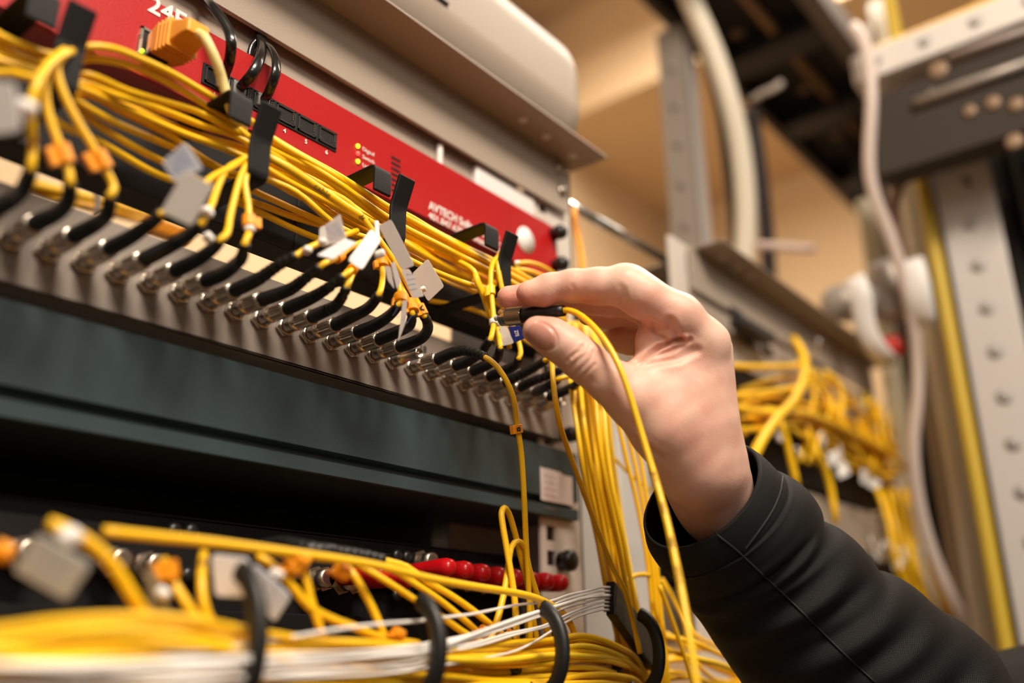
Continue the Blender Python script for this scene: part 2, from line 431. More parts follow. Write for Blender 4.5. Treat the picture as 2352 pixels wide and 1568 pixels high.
# extruded profile along X: (y,z)
prof = [(-.001, 1.534), (-.002, 1.5335), (-.002, 1.5005), (.004, 1.4990), (.004, 1.4962), (-.002, 1.4952), (-.002, 1.4885), (-.001, 1.4880), (.40, 1.4880), (.40, 1.534)]
n = len(prof); vs = [(x, y, z) for x in (RX0, .2560) for (y, z) in prof]
mb.add(vs, [tuple(range(n)), tuple(range(n, 2 * n))[::-1]] + [(i, (i + 1) % n, n + (i + 1) % n, n + i) for i in range(n)])
mb.build('casing', M['teal'], td)
a = PY(1241, 1070, -.002); b_ = PY(1317, 1160, -.002)
mb = MB(); zs = .0013
sx0, sx1 = PY(1241, 1075, -.0022)[0], PY(1314, 1100, -.0022)[0]; sz1 = PY(1241, 1071, -.0022)[2]; sz0 = PY(1243, 1147, -.0022)[2]
nz = 14; vs = [(sx0, -.00235, sz0), (sx1, -.00235, sz0)]
top = [(sx0 + (sx1 - sx0) * i / nz, -.00235, sz1 - (.0008 * (i / nz) + .0006 * rnd.random() + (.0012 if i > 9 else 0))) for i in range(nz, -1, -1)]
vs += top; nn = len(vs); vs += [(v[0], -.0019, v[2]) for v in vs]
mb.add(vs, [tuple(range(nn)), tuple(range(nn, 2 * nn))[::-1]] + [(i, (i + 1) % nn, nn + (i + 1) % nn, nn + i) for i in range(nn)])
st = mb.build('sticker', M['paper'], td)
faint = mat('faint_red_ink', (.55, .38, .36), .8)
for k in range(6):
    text('~ ~~ ~~~ ~' if k % 2 else '~~~ ~ ~~ ~', .0028, (sx0 + .003, -.0025, sz1 - .006 - .0042 * k), faint, st, name='faint_print')
st['label'] = 'torn white paper sticker'

# ---- black patch panel below, set back
bp = thing('black_socket_unit', 'black patch panel with red capped sockets and small black screws', 'patch panel', (0, 0, 1.40))
mb = MB(); mb.box((RX0, .030, 1.20), (.2330, .034, 1.4645)); mb.box((RX0, .030, 1.4630), (.2330, .20, 1.4650)); mb.build('panel', M['black_powder'], bp, .0004)
mb = MB(); mb.box((RX0, .022, 1.4390), (.226, .031, 1.4570)); mb.build('cover_bar', M['black_powder'], bp, .0006)
mb = MB(); mb.box((RX0, .022, 1.3800), (.226, .031, 1.4230)); mb.build('socket_bar', M['black_powder'], bp, .0006)
mb = MB(); mb.box((.2250, .004, 1.30), (.2700, .010, 1.395)); mb.build('end_bracket', M['black_powder'], bp, .0006)
for (px, py) in ((910, 1276), (933, 1279), (910, 1366), (936, 1364), (398, 1218), (437, 1220), (430, 1320)):
    p = PY(px, py, .022); screw(p[0], p[2], .022, bp, M['black'], .0036)
p = PY(1298, 1288, .0); screw(p[0], p[2], .003, bp, M['black'], .0062, 'thumb_screw', True)

bs = thing('dark_slot_filler', 'matt black box added to keep the slot under the teal device dark', 'dark filler', (0, 0, 1.4652))
mb = MB(); mb.box((-.221, .10, 1.4652), (.221, .42, 1.4878)); mb.build('casing', M['black_matte'], bs, .0006)  # black box put in so the slot reads dark inside

mb = MB(); p = PY(950, 765, .06); mb.box((p[0] - .01, .06, p[2] - .012), (.2215, .09, p[2] + .004)); tag(mb.build('cable_shelf', M['white_plastic'], None, .001), 'white flat strip seen through the slot above the grey panel', 'shelf')
# ------------------------------------------------------------------ plugged patch cords of the grey panel
def ring_band(c, d, r, w, m, name, parent, n=20, r2=None):
    """short sleeve of radius r, width w round a cable at point c with direction d"""
    d = Vector(d).normalized(); q = Vector((0, -1, 0)).rotation_difference(d).to_matrix().to_4x4()
    mb = MB(); mb.lathe([(-w / 2, r * .9), (-w / 2 + w * .1, r), (w / 2 - w * .1, r2 or r), (w / 2, (r2 or r) * .9)], n, Matrix.Translation(tuple(c)) @ q)
    return mb.build(name, m, parent)
def card(c, ux, uz, w, h, th, name, m, parent, rr=.0012):
    """small rounded flat tag centred at c, spanned by directions ux and uz"""
    ux = np.array(ux, float); ux /= np.linalg.norm(ux); uz = np.array(uz, float); uz -= ux * ux.dot(uz); uz /= np.linalg.norm(uz)
    nn = np.cross(ux, uz); out = []
    for (sx, sz, a0) in ((1, 1, 0), (-1, 1, 90), (-1, -1, 180), (1, -1, 270)):
        for k in range(5):
            a = math.radians(a0 + 90 * k / 4)
            out.append((sx * (w / 2 - rr) + rr * math.cos(a), sz * (h / 2 - rr) + rr * math.sin(a)))
    vs = [np.array(c) + ux * u + uz * v - nn * th / 2 for u, v in out] + [np.array(c) + ux * u + uz * v + nn * th / 2 for u, v in out]
    k = len(out); mb = MB()
    mb.add(vs, [tuple(range(k))[::-1], tuple(range(k, 2 * k))] + [(i, (i + 1) % k, k + (i + 1) % k, k + i) for i in range(k)])
    return mb.build(name, m, parent)

def boot_mesh(path, r0, r1, slits, name, parent):
    """ribbed strain relief: path of world points; radius from r0 to r1; ring grooves over the far 'slits' share"""
    p = cr(path, .0009); n = len(p); rr = []
    L = 0; S = [0]
    for i in range(1, n): L += np.linalg.norm(p[i] - p[i - 1]); S.append(L)
    for s in S:
        q = s / L; r = r0 + (r1 - r0) * min(1, max(0, (q - .15) / .85))
        if q > 1 - slits:
            ph = (s / .0034) % 1
            if ph < .28: r *= .80
        rr.append(r / r0)
    mb = MB(); mb.tube(p, r0, 16, rr=rr); return mb.build(name, M['black_rubber'], parent), p

def coupling(k, parent, x):
    mb = MB(); T = Matrix.Translation((x, -.0012, PZC))
    kn = [(.0082, .0047), (.0083, .0052), (.0112, .0053), (.0114, .0049), (.0120, .0049), (.0122, .0055), (.0200, .0055), (.0202, .0052)]
    mb.lathe([(.0080, .0032), (.0082, .0041), (.0105, .0041), (.0106, .0037), (.0116, .0037)], 32, T)
    mb.lathe([(.0116, .0036), (.0118, .0042), (.0205, .0042), (.0207, .0038)], 36, T, knurl=(1, 2, .00065), smooth=False)
    mb.lathe([(.0206, .0040), (.0216, .0040), (.0217, .0033)], 32, T)
    mb.lathe([(0, .0009), (.0048, .0009)], 10, T @ Matrix.Translation((.001, -.0095, .0)) @ Matrix.Rotation(-math.pi / 2, 4, 'X'))
    return mb.build('coupling_nut', M['nickel'], parent)

def plug_cord(k, boot_px, cab, label, group=None, slits=.45, ys=None, cy=None, clip=None, r1=.0024, cabname='cable'):
    x = PX0 + PITCH * k
    root = thing('fibre_patch_lead', label, 'patch lead', (x, 0, PZC), group)
    coupling(k, root, x)
    st = np.array([x, -.0222, PZC]); p0 = proj(st)
    off = np.array([p0[0] - boot_px[0][0], p0[1] - boot_px[0][1]])
    n = len(boot_px); path = [st - np.array([0, -.006, 0]), st]
    ys = ys or [-.0222 + (-.058 + .0222) * min(1, (i / (n - 1)) * 1.15) for i in range(n)]
    for i in range(1, n):
        w = max(0, 1 - i / (n - 1) * 1.0)
        path.append(PY(boot_px[i][0] + off[0] * w, boot_px[i][1] + off[1] * w, ys[i]))
    bo, pp_ = boot_mesh(path[1:], .0033, r1, slits, 'boot', root)
    if cab:
        cy_ = cy or [ys[-1]] * len(cab)
        if not isinstance(cy_, list): cy_ = [ys[-1] + (cy_ - ys[-1]) * (i + 1) / len(cab) for i in range(len(cab))]
        pts = [pp_[-4], pp_[-1]] + [PY(c[0], c[1], y) for c, y in zip(cab, cy_)]
        cp = cr(pts); mb = MB(); mb.tube(cp, .0015, 10); mb.build('cable', M['yellow'], root)
        return root, cp
    return root, pp_
side = lambda n, s: {1: 'first', 2: 'second', 3: 'third', 4: 'fourth', 5: 'fifth', 6: 'sixth', 7: 'seventh', 8: 'eighth', 9: 'ninth', 10: 'tenth', 11: 'eleventh', 12: 'twelfth', 13: 'thirteenth', 14: 'fourteenth', 15: 'fifteenth'}[n] + ' plug ' + s + ' of the empty metal socket'
BL = {
 1: ([(896,791),(927,784),(957,772),(974,755),(976,735),(974,726)], [(968,712),(957,690),(938,655),(915,615),(885,570),(850,522),(815,478),(785,455),(745,437)], .10),
 2: ([(853,776),(893,762),(925,750),(940,740),(947,720)], [(944,705),(937,690),(925,665),(905,625),(890,590)], .10),
 3: ([(802,755),(841,743),(875,728),(901,711),(915,700)], [(921,690),(918,660),(905,620),(885,580)], .0),
 4: ([(754,737),(790,723),(833,706),(858,687),(870,676)], [(876,660),(879,635),(877,605),(872,580)], .1),
 5: ([(702,718),(731,709),(761,699),(782,680),(797,658)], [(803,645),(812,625),(830,600),(850,575)], .6),
 6: ([(647,696),(706,676),(749,657),(790,633)], [(805,622),(818,610),(838,590),(860,560)], .45),
 7: ([(586,679),(655,659),(698,635),(735,611)], [(755,600),(778,590),(800,572),(830,556)], .55),
 8: ([(526,657),(587,633),(638,604),(682,586)], [(700,574),(725,562),(750,550),(790,540),(820,530)], .55),
 9: ([(458,635),(502,621),(533,603),(553,586),(562,560)], [(572,535),(572,510),(570,470),(562,420),(572,380)], .1),
 10: ([(393,610),(447,589),(488,565),(505,552)], [(522,535),(528,500),(540,450),(555,400),(575,365)], .0),
 11: ([(322,580),(402,545),(440,526),(462,514)], [(478,487),(488,465),(500,430),(520,390),(560,365)], .0),
 12: ([(244,560),(298,536),(351,503),(368,492)], [(400,480),(450,440),(490,405),(530,385),(568,360)], .1),
 13: ([(164,527),(223,500),(247,479),(253,449)], [(262,432),(245,395),(215,340),(170,265),(140,200),(130,150),(150,120)], .0),
 14: ([(80,497),(134,476),(158,449),(161,420)], [(160,400),(145,355),(120,290),(105,230),(110,170),(140,125)], .0),
 15: ([(0,461),(45,437),(63,417),(71,387)], [(75,340),(72,290),(68,240),(85,190),(115,140),(150,115)], .0),
}
lab = {
 1: 'patch cord curving sharply up, %s', 2: 'patch cord bent upward behind its neighbour, %s', 3: 'patch cord with a smooth black boot, %s',
 4: 'patch cord rising straight up from its boot, %s', 5: 'patch cord with a kinked ribbed boot, %s', 6: 'patch cord with a long ribbed boot, %s',
 7: 'patch cord under the lined white label, %s', 8: 'patch cord held by a milky tie, %s', 9: 'patch cord with an upright black boot, %s',
 10: 'patch cord ending under a milky bead, %s', 11: 'patch cord below the blank frosted tag, %s', 12: 'blurred patch cord with straight boot, %s',
 13: 'blurred patch cord hooked upward, %s', 14: 'blurred patch cord hooked upward, %s', 15: 'blurred cord, %s'}
CP = {}
for k in range(1, 16):
    bpx, cab, sl = BL[k]
    CP[k] = plug_cord(-k, bpx, cab, lab[k] % side(k, 'left'), 'patch cords plugged into the grey panel', slits=sl, cy=-.047 if k not in (13, 14, 15) else -.056)
BR = {
 1: ([(984,818),(1025,804),(1059,801),(1090,809),(1114,820)], [(1133,833),(1156,862),(1178,910),(1189,985),(1197,1040),(1203,1130),(1207,1220),(1213,1330),(1217,1440),(1219,1560)], .62),
 2: ([(1025,835),(1059,826),(1093,808),(1110,794),(1126,779)], [(1130,765),(1134,740),(1131,700),(1127,650),(1130,610),(1150,580)], .55),
 3: ([(1064,849),(1110,833),(1136,818),(1149,799)], [(1147,780),(1140,740),(1120,690),(1100,650),(1088,622),(1050,598),(1000,572)], .1),
 4: ([(1102,862),(1144,849),(1178,837),(1191,824)], [(1196,808),(1190,780),(1175,740),(1160,690),(1148,640),(1143,600),(1155,580)], .5),
 5: ([(1139,872),(1187,855),(1229,837),(1252,828)], [(1264,818),(1278,800),(1300,760)], .8),
 6: ([(1173,886),(1212,872),(1263,857),(1298,845)], [(1320,838),(1350,800)], .8),
 7: ([(1206,898),(1247,886),(1281,871)], [(1310,862),(1350,850)], .3),
 8: ([(1240,910),(1281,898),(1315,883),(1327,876)], [(1350,870),(1380,860)], .1),
}
labr = {
 1: 'cord looping down with lettered orange clip, %s', 2: 'patch cord rising to a white cable tie, %s', 3: 'patch cord rising behind the white cable tie, %s',
 4: 'patch cord with a blue wrapped label, %s', 5: 'ribbed black boot patch cord under the thumb, %s', 6: 'long ribbed boot patch cord, %s',
 7: 'half hidden patch cord, %s', 8: 'last patch cord of the row, %s'}
for k in range(1, 9):
    bpx, cab, sl = BR[k]
    ys = None
    kw = dict(cy=-.047)
    if k == 1:
        ys = [-.0222, -.036, -.046, -.054, -.060]
        kw = dict(cy=[-.063, -.066, -.068, -.068, -.067, -.065, -.062, -.060, -.058, -.056], ys=ys)
    if k >= 5: kw = dict(cy=-.068)
    if k == 3: kw = dict(cy=[-.050, -.048, -.047, -.046, -.044, -.034, -.024])
    CP[-k] = plug_cord(k, bpx, cab, labr[k] % side(k, 'right'), 'patch cords plugged into the grey panel', slits=sl, **kw)

def clip_at(px, py, y, d, m, letter=None, parent=None, label=None, r=.0026, w=.0046, ear=True, earside=-1, group=None, cat='cable clip'):
    c = PY(px, py, y)
    root = thing('cable_clip', label, cat, tuple(c), group)
    d = Vector(d).normalized(); q = Vector((0, -1, 0)).rotation_difference(d).to_matrix().to_4x4()
    mb = MB(); mb.lathe([(-w / 2, r * .94), (-w / 2 + .0003, r), (w / 2 - .0003, r), (w / 2, r * .94)], 18, Matrix.Translation(tuple(c)) @ q)
    if ear:
        side_ = np.array(PY(px + 10 * earside, py + 2, y)) - c; side_ /= np.linalg.norm(side_)
        dd = np.array(d)
        o = c + side_ * (r + .0012)
        vs = []
        nn = np.cross(side_, dd)
        for a in (-.0015, .0015):
            for b in (-w / 2, w / 2):
                for e in (-.0013, .0013): vs.append(o + side_ * a + dd * b + nn * e)
        mb.add(vs, [(0, 1, 3, 2), (4, 6, 7, 5), (0, 4, 5, 1), (2, 3, 7, 6), (0, 2, 6, 4), (1, 5, 7, 3)])
    mb.build('band', m, root, .0003)
    if letter:
        tocam = CAM - c; tocam /= np.linalg.norm(tocam); dd = np.array(d); tocam -= dd * dd.dot(tocam); tocam /= np.linalg.norm(tocam)
        xx = dd; yy = np.cross(tocam, xx)
        Mx = Matrix(((xx[0], yy[0], tocam[0], c[0]), (xx[1], yy[1], tocam[1], c[1]), (xx[2], yy[2], tocam[2], c[2]), (0, 0, 0, 1)))
        text(letter, .0040, None, M['dark_print'], root, name='letter', mtx=Mx @ Matrix.Translation((-.0013, -.0014, r + .00008)), bold=.03)
    return root
def dirof(cp, px, py):
    """direction of a laid cable where it passes nearest to a photo position"""
    b = min(range(len(cp)), key=lambda i: (proj(cp[i])[0] - px) ** 2 + (proj(cp[i])[1] - py) ** 2)
    a = max(0, b - 2); c = min(len(cp) - 1, b + 2)
    t = cp[c] - cp[a]; return t / np.linalg.norm(t), cp[b]
def clip_on(cp, px, py, m, **k):
    d, c = dirof(cp, px, py); q = proj(c)
    if d[2] < 0: d = -d
    return clip_at(q[0], q[1], c[1], d, m, **k)
clip_on(CP[-1][1], 1189, 987, M['orange'], letter='B', label='orange clip with a black letter B on the looping cord')
clip_on(CP[1][1], 968, 712, M['orange'], letter='A', label='orange clip with a dark letter on the cord beside the empty socket', w=.0060, earside=-1)
clip_on(CP[2][1], 944, 702, M['orange'], label='orange clip on the second cord from the empty socket', w=.0075, r=.0034)
clip_on(CP[3][1], 920, 690, M['orange'], label='curled orange clip under the fan of white tags', w=.0065, r=.0040)
clip_on(CP[4][1], 878, 600, M['orange'], label='orange clip below the milky tie head', w=.005, r=.0032)
clip_on(CP[6][1], 812, 618, M['orange'], label='small orange clip under the plain white tag', w=.005)
clip_on(CP[7][1], 783, 588, M['orange'], label='orange clip under the lined white label', w=.006)
clip_on(CP[9][1], 571, 503, M['orange'], label='orange clip above a milky bead in the second fan', w=.006, r=.0030, earside=1)
clip_on(CP[13][1], 228, 385, M['orange'], label='blurred yellow orange clip, lower of the two by the first fan', w=.007, r=.0032)
clip_on(CP[14][1], 140, 360, M['orange'], label='blurred deep orange clip left of its twin in the first fan', w=.007, r=.0032)
clip_on(CP[-2][1], 1131, 672, M['yellow_b'], label='yellow clip on the cord left of the fingertips', w=.006, r=.0024, earside=-1)
# ------------------------------------------------------------------ loose cables
def extend(P, pts):
    P = list(P)
    if pts[0][0] <= -40: P.insert(0, P[0] + np.array([-.09, 0, 0]))
    if pts[-1][1] >= 1590 and pts[-1][0] > 1180: P.append(P[-1] + np.array([.002, 0, -.12])); P.append(P[-1] + np.array([0, 0, -.30]))
    return P
def cable(pts, label, group=None, r=.0015, m=None, name='patch_cable', y=None, cat='cable', n=10, step=.004, flat=None, parent=None, d=None):
    """pts: (px, py, Y) laid in front of the rack face; with d: (px, py, depth)"""
    P = extend([PD(*p) for p in pts] if d else P3(pts, y), pts)
    cp = cr(P, step); mb = MB(); mb.tube(cp, r, n, flat=flat)
    o = mb.build(name, m or M['yellow'], parent)
    if parent is None: tag(o, label, cat, group)
    return o, cp
def bundle(st, n, label, group, r=.0015, m=None, seed=1, jit=.10, name='patch_cable', rs=None, step=.005, nn=8, cat='cable'):
    R_ = random.Random(seed); out = []
    order = list(range(n)); vs = [R_.random() for _ in range(n)]
    for i in range(n):
        u = (i + .5) / n; v = vs[i]; pts = []
        w1, w2 = R_.uniform(-1, 1), R_.uniform(-1, 1)
        for k, s in enumerate(st):
            (x, ylo, yhi, Y0, Y1) = s[:5]
            w1 = .6 * w1 + .55 * R_.uniform(-1, 1); w2 = .6 * w2 + .55 * R_.uniform(-1, 1)
            uu = min(1.03, max(-.03, u + jit * w1)); vv = min(1, max(0, v + .25 * w2))
            if len(s) > 5: pts.append((x + (s[5] - x) * uu, ylo + (yhi - ylo) * uu, Y0 + (Y1 - Y0) * vv))
            else: pts.append((x, ylo + (yhi - ylo) * uu, Y0 + (Y1 - Y0) * vv))
        rad = rs[i % len(rs)] if rs else r
        cp = cr(extend(P3(pts), pts), step); mb = MB(); mb.tube(cp, rad, nn)
        mm = m or (M['yellow_b'] if R_.random() < .3 else M['yellow'])
        o = mb.build(name, mm); tag(o, label, cat, group); out.append(o)
    return out

GT = 'yellow cables held in the flat black hooks'
LT = 'yellow fibre cable running along the manager through the flat black hooks'
HD = [  # separately traced cables above the bundle
 ([(-60,40,-.030),(0,82,-.030),(70,112,-.032),(130,128,-.034),(200,108,-.040),(255,111,-.042),(323,136,-.040),(400,172,-.036),(460,207,-.034),(520,242,-.034),(586,285,-.036),(625,320,-.036),(700,365,-.034),(780,410,-.032),(850,452,-.032),(895,477,-.034),(935,494,-.035),(1000,532,-.034),(1070,568,-.034),(1140,602,-.036),(1200,632,-.034),(1280,680,-.03)], 'topmost yellow cable arching high over the red face beside the first hook'),
 ([(-60,80,-.024),(0,108,-.026),(80,140,-.030),(140,150,-.034),(200,134,-.036),(255,138,-.038),(330,161,-.036),(400,196,-.032),(470,240,-.030),(540,290,-.032),(580,322,-.034),(625,345,-.034),(670,366,-.033),(785,421,-.031),(896,488,-.032),(1000,548,-.032),(1140,616,-.034),(1280,690,-.03)], 'second highest yellow cable arching beneath the topmost one'),
 ([(-60,110,-.02),(0,130,-.02),(90,165,-.024),(160,172,-.030),(200,171,-.034),(290,208,-.032),(368,231,-.028),(453,256,-.028),(504,282,-.03),(572,316,-.033),(620,352,-.034),(690,382,-.03),(785,432,-.028),(896,500,-.032),(1010,565,-.03),(1140,628,-.034),(1280,700,-.03)], 'yellow cable crossing the dark red underside between the first two hooks'),
 ([(150,195,-.03),(190,190,-.032),(260,217,-.032),(330,238,-.028),(400,263,-.026),(470,290,-.026),(540,311,-.03),(580,335,-.034),(618,368,-.033),(678,391,-.028),(729,425,-.026),(780,464,-.026),(880,520,-.03)], 'yellow cable lying just below the dark red underside'),
 ([(150,205,-.022),(240,228,-.022),(320,256,-.02),(400,290,-.02),(480,318,-.022),(567,345,-.028),(618,384,-.03),(678,413,-.024),(738,453,-.022),(780,483,-.022),(880,535,-.03)], 'yellow cable low in the bundle crossing the black manager face'),
 ([(150,215,-.03),(205,218,-.03),(272,252,-.022),(340,286,-.018),(400,318,-.016),(448,352,-.016),(503,385,-.018),(560,405,-.022),(606,408,-.026),(670,441,-.02),(780,497,-.018),(900,560,-.02)], 'single yellow cable cutting diagonally over the black manager face'),
 ([(120,205,-.03),(157,221,-.034),(204,250,-.03),(272,285,-.022),(340,314,-.018),(400,340,-.014),(470,372,-.012),(545,412,-.014),(567,429,-.016),(652,470,-.014),(738,509,-.014),(820,545,-.016)], 'yellow cable passing behind the blank frosted tag'),
 ([(100,215,-.03),(150,232,-.03),(220,284,-.022),(300,333,-.016),(375,372,-.012),(440,402,-.010),(516,446,-.010),(584,465,-.010),(670,497,-.010),(750,521,-.012)], 'thin yellow cable dipping behind the second fan of cords'),
 ([(80,240,-.03),(136,284,-.026),(221,322,-.018),(340,390,-.012),(383,409,-.010),(450,432,-.009),(513,454,-.008),(576,478,-.008),(670,523,-.008),(760,560,-.01)], 'lowest yellow cable grazing the manager edge between the first two hooks'),
]
for pts, lb in HD: cable(pts, lb, GT, name='patch_cable', r=.0017)
bundle([(-50,95,150,-.035,-.012),(60,140,180,-.036,-.016),(150,165,215,-.040,-.018),(205,185,240,-.040,-.018),(300,225,285,-.036,-.010),(420,270,345,-.034,-.010),(500,305,375,-.036,-.012),(590,330,415,-.042,-.014),(640,360,440,-.040,-.012),(760,415,530,-.036,-.008),(850,460,560,-.038,-.008),(915,490,580,-.042,-.012)], 1, LT, GT, seed=3, jit=.16, r=.0016)
bundle([(600,300,330,-.036,-.03),(680,345,372,-.034,-.028),(780,400,440,-.034,-.028),(900,475,530,-.036,-.03),(1020,545,590,-.036,-.03),(1150,610,650,-.04,-.03),(1300,690,735,-.036,-.02)], 3, LT, GT, seed=4, jit=.2, r=.0016)
bundle([(600,345,405,-.04,-.02),(680,392,440,-.036,-.012),(780,445,520,-.036,-.010),(880,492,560,-.040,-.010),(930,505,590,-.042,-.010),(1020,558,630,-.040,-.010),(1090,598,655,-.040,-.012),(1150,622,668,-.042,-.016),(1210,642,690,-.040,-.016),(1300,690,735,-.036,-.02)], 7, LT, GT, seed=5, jit=.2, r=.0016)
bundle([(860,530,560,-.03,-.008),(940,555,600,-.03,-.006),(1020,600,645,-.026,-.004),(1090,632,672,-.022,-.004),(1160,655,705,-.02,-.004),(1240,690,740,-.02,-.004)], 8, LT, GT, seed=9, jit=.2, rs=[.0013, .001])
# the printed cable and the one splitting off downward
o, cpr = cable([(600,352,-.040),(660,384,-.046),(720,424,-.049),(760,452,-.050),(820,492,-.050),(880,528,-.044),(930,560,-.036),(1000,600,-.03),(1080,640,-.03)], 'thicker yellow cable with black printed words beside the third hook', GT, r=.0021)
def cable_print(cp, px, py, s, size, r, parent):
    d, c = dirof(cp, px, py); tocam = CAM - c; tocam /= np.linalg.norm(tocam); tocam -= d * d.dot(tocam); tocam /= np.linalg.norm(tocam)
    yy = np.cross(tocam, d)
    Mx = Matrix(((d[0], yy[0], tocam[0], c[0]), (d[1], yy[1], tocam[1], c[1]), (d[2], yy[2], tocam[2], c[2]), (0, 0, 0, 1)))
    return text(s, size, None, M['dark_print'], parent, name='printed_words', mtx=Mx @ Matrix.Translation((0, -size * .3, r + .00012)), bold=0, ext=.00003)
cable_print(cpr, 716, 420, 'cable', .0044, .0021, o)
cable_print(cpr, 815, 488, 'ded', .0044, .0021, o)
cable([(1190,604,-.03),(1215,603,-.028),(1245,612,-.025),(1275,632,-.02),(1310,670,-.014)], 'yellow cable arching down past the round sticker behind the last hook', GT, m=M['yellow'])
cable([(1185,618,-.03),(1215,622,-.03),(1260,640,-.026),(1300,665,-.02)], 'yellow cable just under the arching one behind the last hook', GT)
# cords that hang behind at the fourth hook
cable([(1092,630,-.045),(1096,650,-.046),(1110,680,-.046),(1120,710,-.046),(1130,735,-.046),(1138,770,-.044),(1146,800,-.036)], 'yellow cable slanting down to the white tie beside the fingertips')
cable([(1152,590,-.046),(1146,620,-.047),(1146,650,-.047),(1152,690,-.046),(1160,730,-.044),(1170,800,-.038)], 'yellow cable dropping behind the fingertips next to the last hook')
cable([(985,690,-.002),(1040,700,-.006),(1090,712,-.012),(1140,735,-.02),(1190,770,-.02),(1240,800,-.03)], 'dim orange yellow cable sagging under the last hook arm')
# ---- vertical run to the right of the rack
GV = 'yellow cables hanging beside the rack post'; LV = 'yellow cable in the thick bundle hanging down beside the rack post'
bundle([(1300,740,742,-.03,-.01,1360),(1306,860,862,-.05,-.02,1392),(1326,1000,1002,-.06,-.02,1402),(1345,1120,1122,-.06,-.02,1418),(1375,1250,1252,-.06,-.02,1440),(1396,1370,1372,-.06,-.02,1462),(1420,1480,1482,-.05,-.01,1490),(1440,1600,1602,-.05,-.01,1520)], 15, LV, GV, seed=21, jit=.08, step=.012)
cable([(1268,828,-.075),(1270,870,-.078),(1275,915,-.08),(1285,970,-.078),(1303,1027,-.07),(1330,1100,-.066),(1367,1202,-.066),(1410,1307,-.07),(1432,1350,-.072),(1452,1420,-.07),(1470,1500,-.07)], 'single yellow cable slanting across in front of the hanging bundle')
cable([(1268,832,-.06),(1264,820,-.05),(1267,800,-.04),(1275,780,-.03)], 'short yellow cable piece bending over behind the thumb')
GR = 'yellow cables hanging in front of the grey channel'
for k, (xs, lb) in enumerate(((0, 'left of three yellow cables hanging before the grey channel beside the cuff'), (17, 'middle of three yellow cables hanging before the grey channel beside the cuff'), (32, 'right of three yellow cables hanging before the grey channel beside the cuff'))):
    cable([(1395+xs,860,-.05),(1418+xs,960,-.05),(1440+xs,1060,-.05),(1458+xs*.8,1130,-.05),(1476+xs*.7,1220,-.05),(1490+xs*.6,1310,-.05),(1500+xs*.6,1420,-.05),(1512+xs*.6,1520,-.05),(1522+xs*.5,1620,-.05)], lb, GR, step=.012)
cable([(1428,1352,-.052),(1440,1334,-.052),(1457,1322,-.052),(1474,1319,-.052),(1492,1321,-.05)], 'short yellow cable arching between the bundle and the channel cables')
cable([(1385,1015,-.03),(1410,1050,-.03),(1440,1082,-.03),(1470,1108,-.02),(1510,1135,-.01)], 'thin yellow cable bridging across the grey channel', r=.0011)
cable([(1515,1345,-.06),(1535,1400,-.06),(1560,1470,-.06),(1580,1530,-.06),(1600,1600,-.06)], 'yellow cable slanting down behind the held cord')
cable([(1318,478,.02),(1322,520,.015),(1333,570,.01),(1340,640,.0),(1352,760,-.01),(1375,900,-.02),(1400,1000,-.02)], 'orange yellow cable dropping from behind the shelf end', m=M['orange'], r=.0026, step=.012)

# ---- the loops rising in front of the white sticker
cable([(1100,1520,-.0672),(1133,1450,-.0672),(1156,1368,-.0659),(1168,1294,-.0640),(1174,1257,-.0627),(1189,1242,-.0614),(1204,1255,-.0602),(1216,1308,-.0589),(1234,1368,-.0576),(1255,1442,-.0563),(1270,1500,-.0550)], 'yellow cable in a low upright loop beside the hanging cord', r=.0016)
cable([(1184,1520,-.0704),(1186,1457,-.0704),(1181,1368,-.0691),(1165,1267,-.0666),(1153,1195,-.0646),(1152,1176,-.0640),(1158,1166,-.0627),(1168,1177,-.0608),(1183,1225,-.0589),(1196,1279,-.0563),(1209,1330,-.0550),(1221,1400,-.0538),(1235,1480,-.0538)], 'yellow cable in a tall narrow upright loop under the teal device', r=.0016)
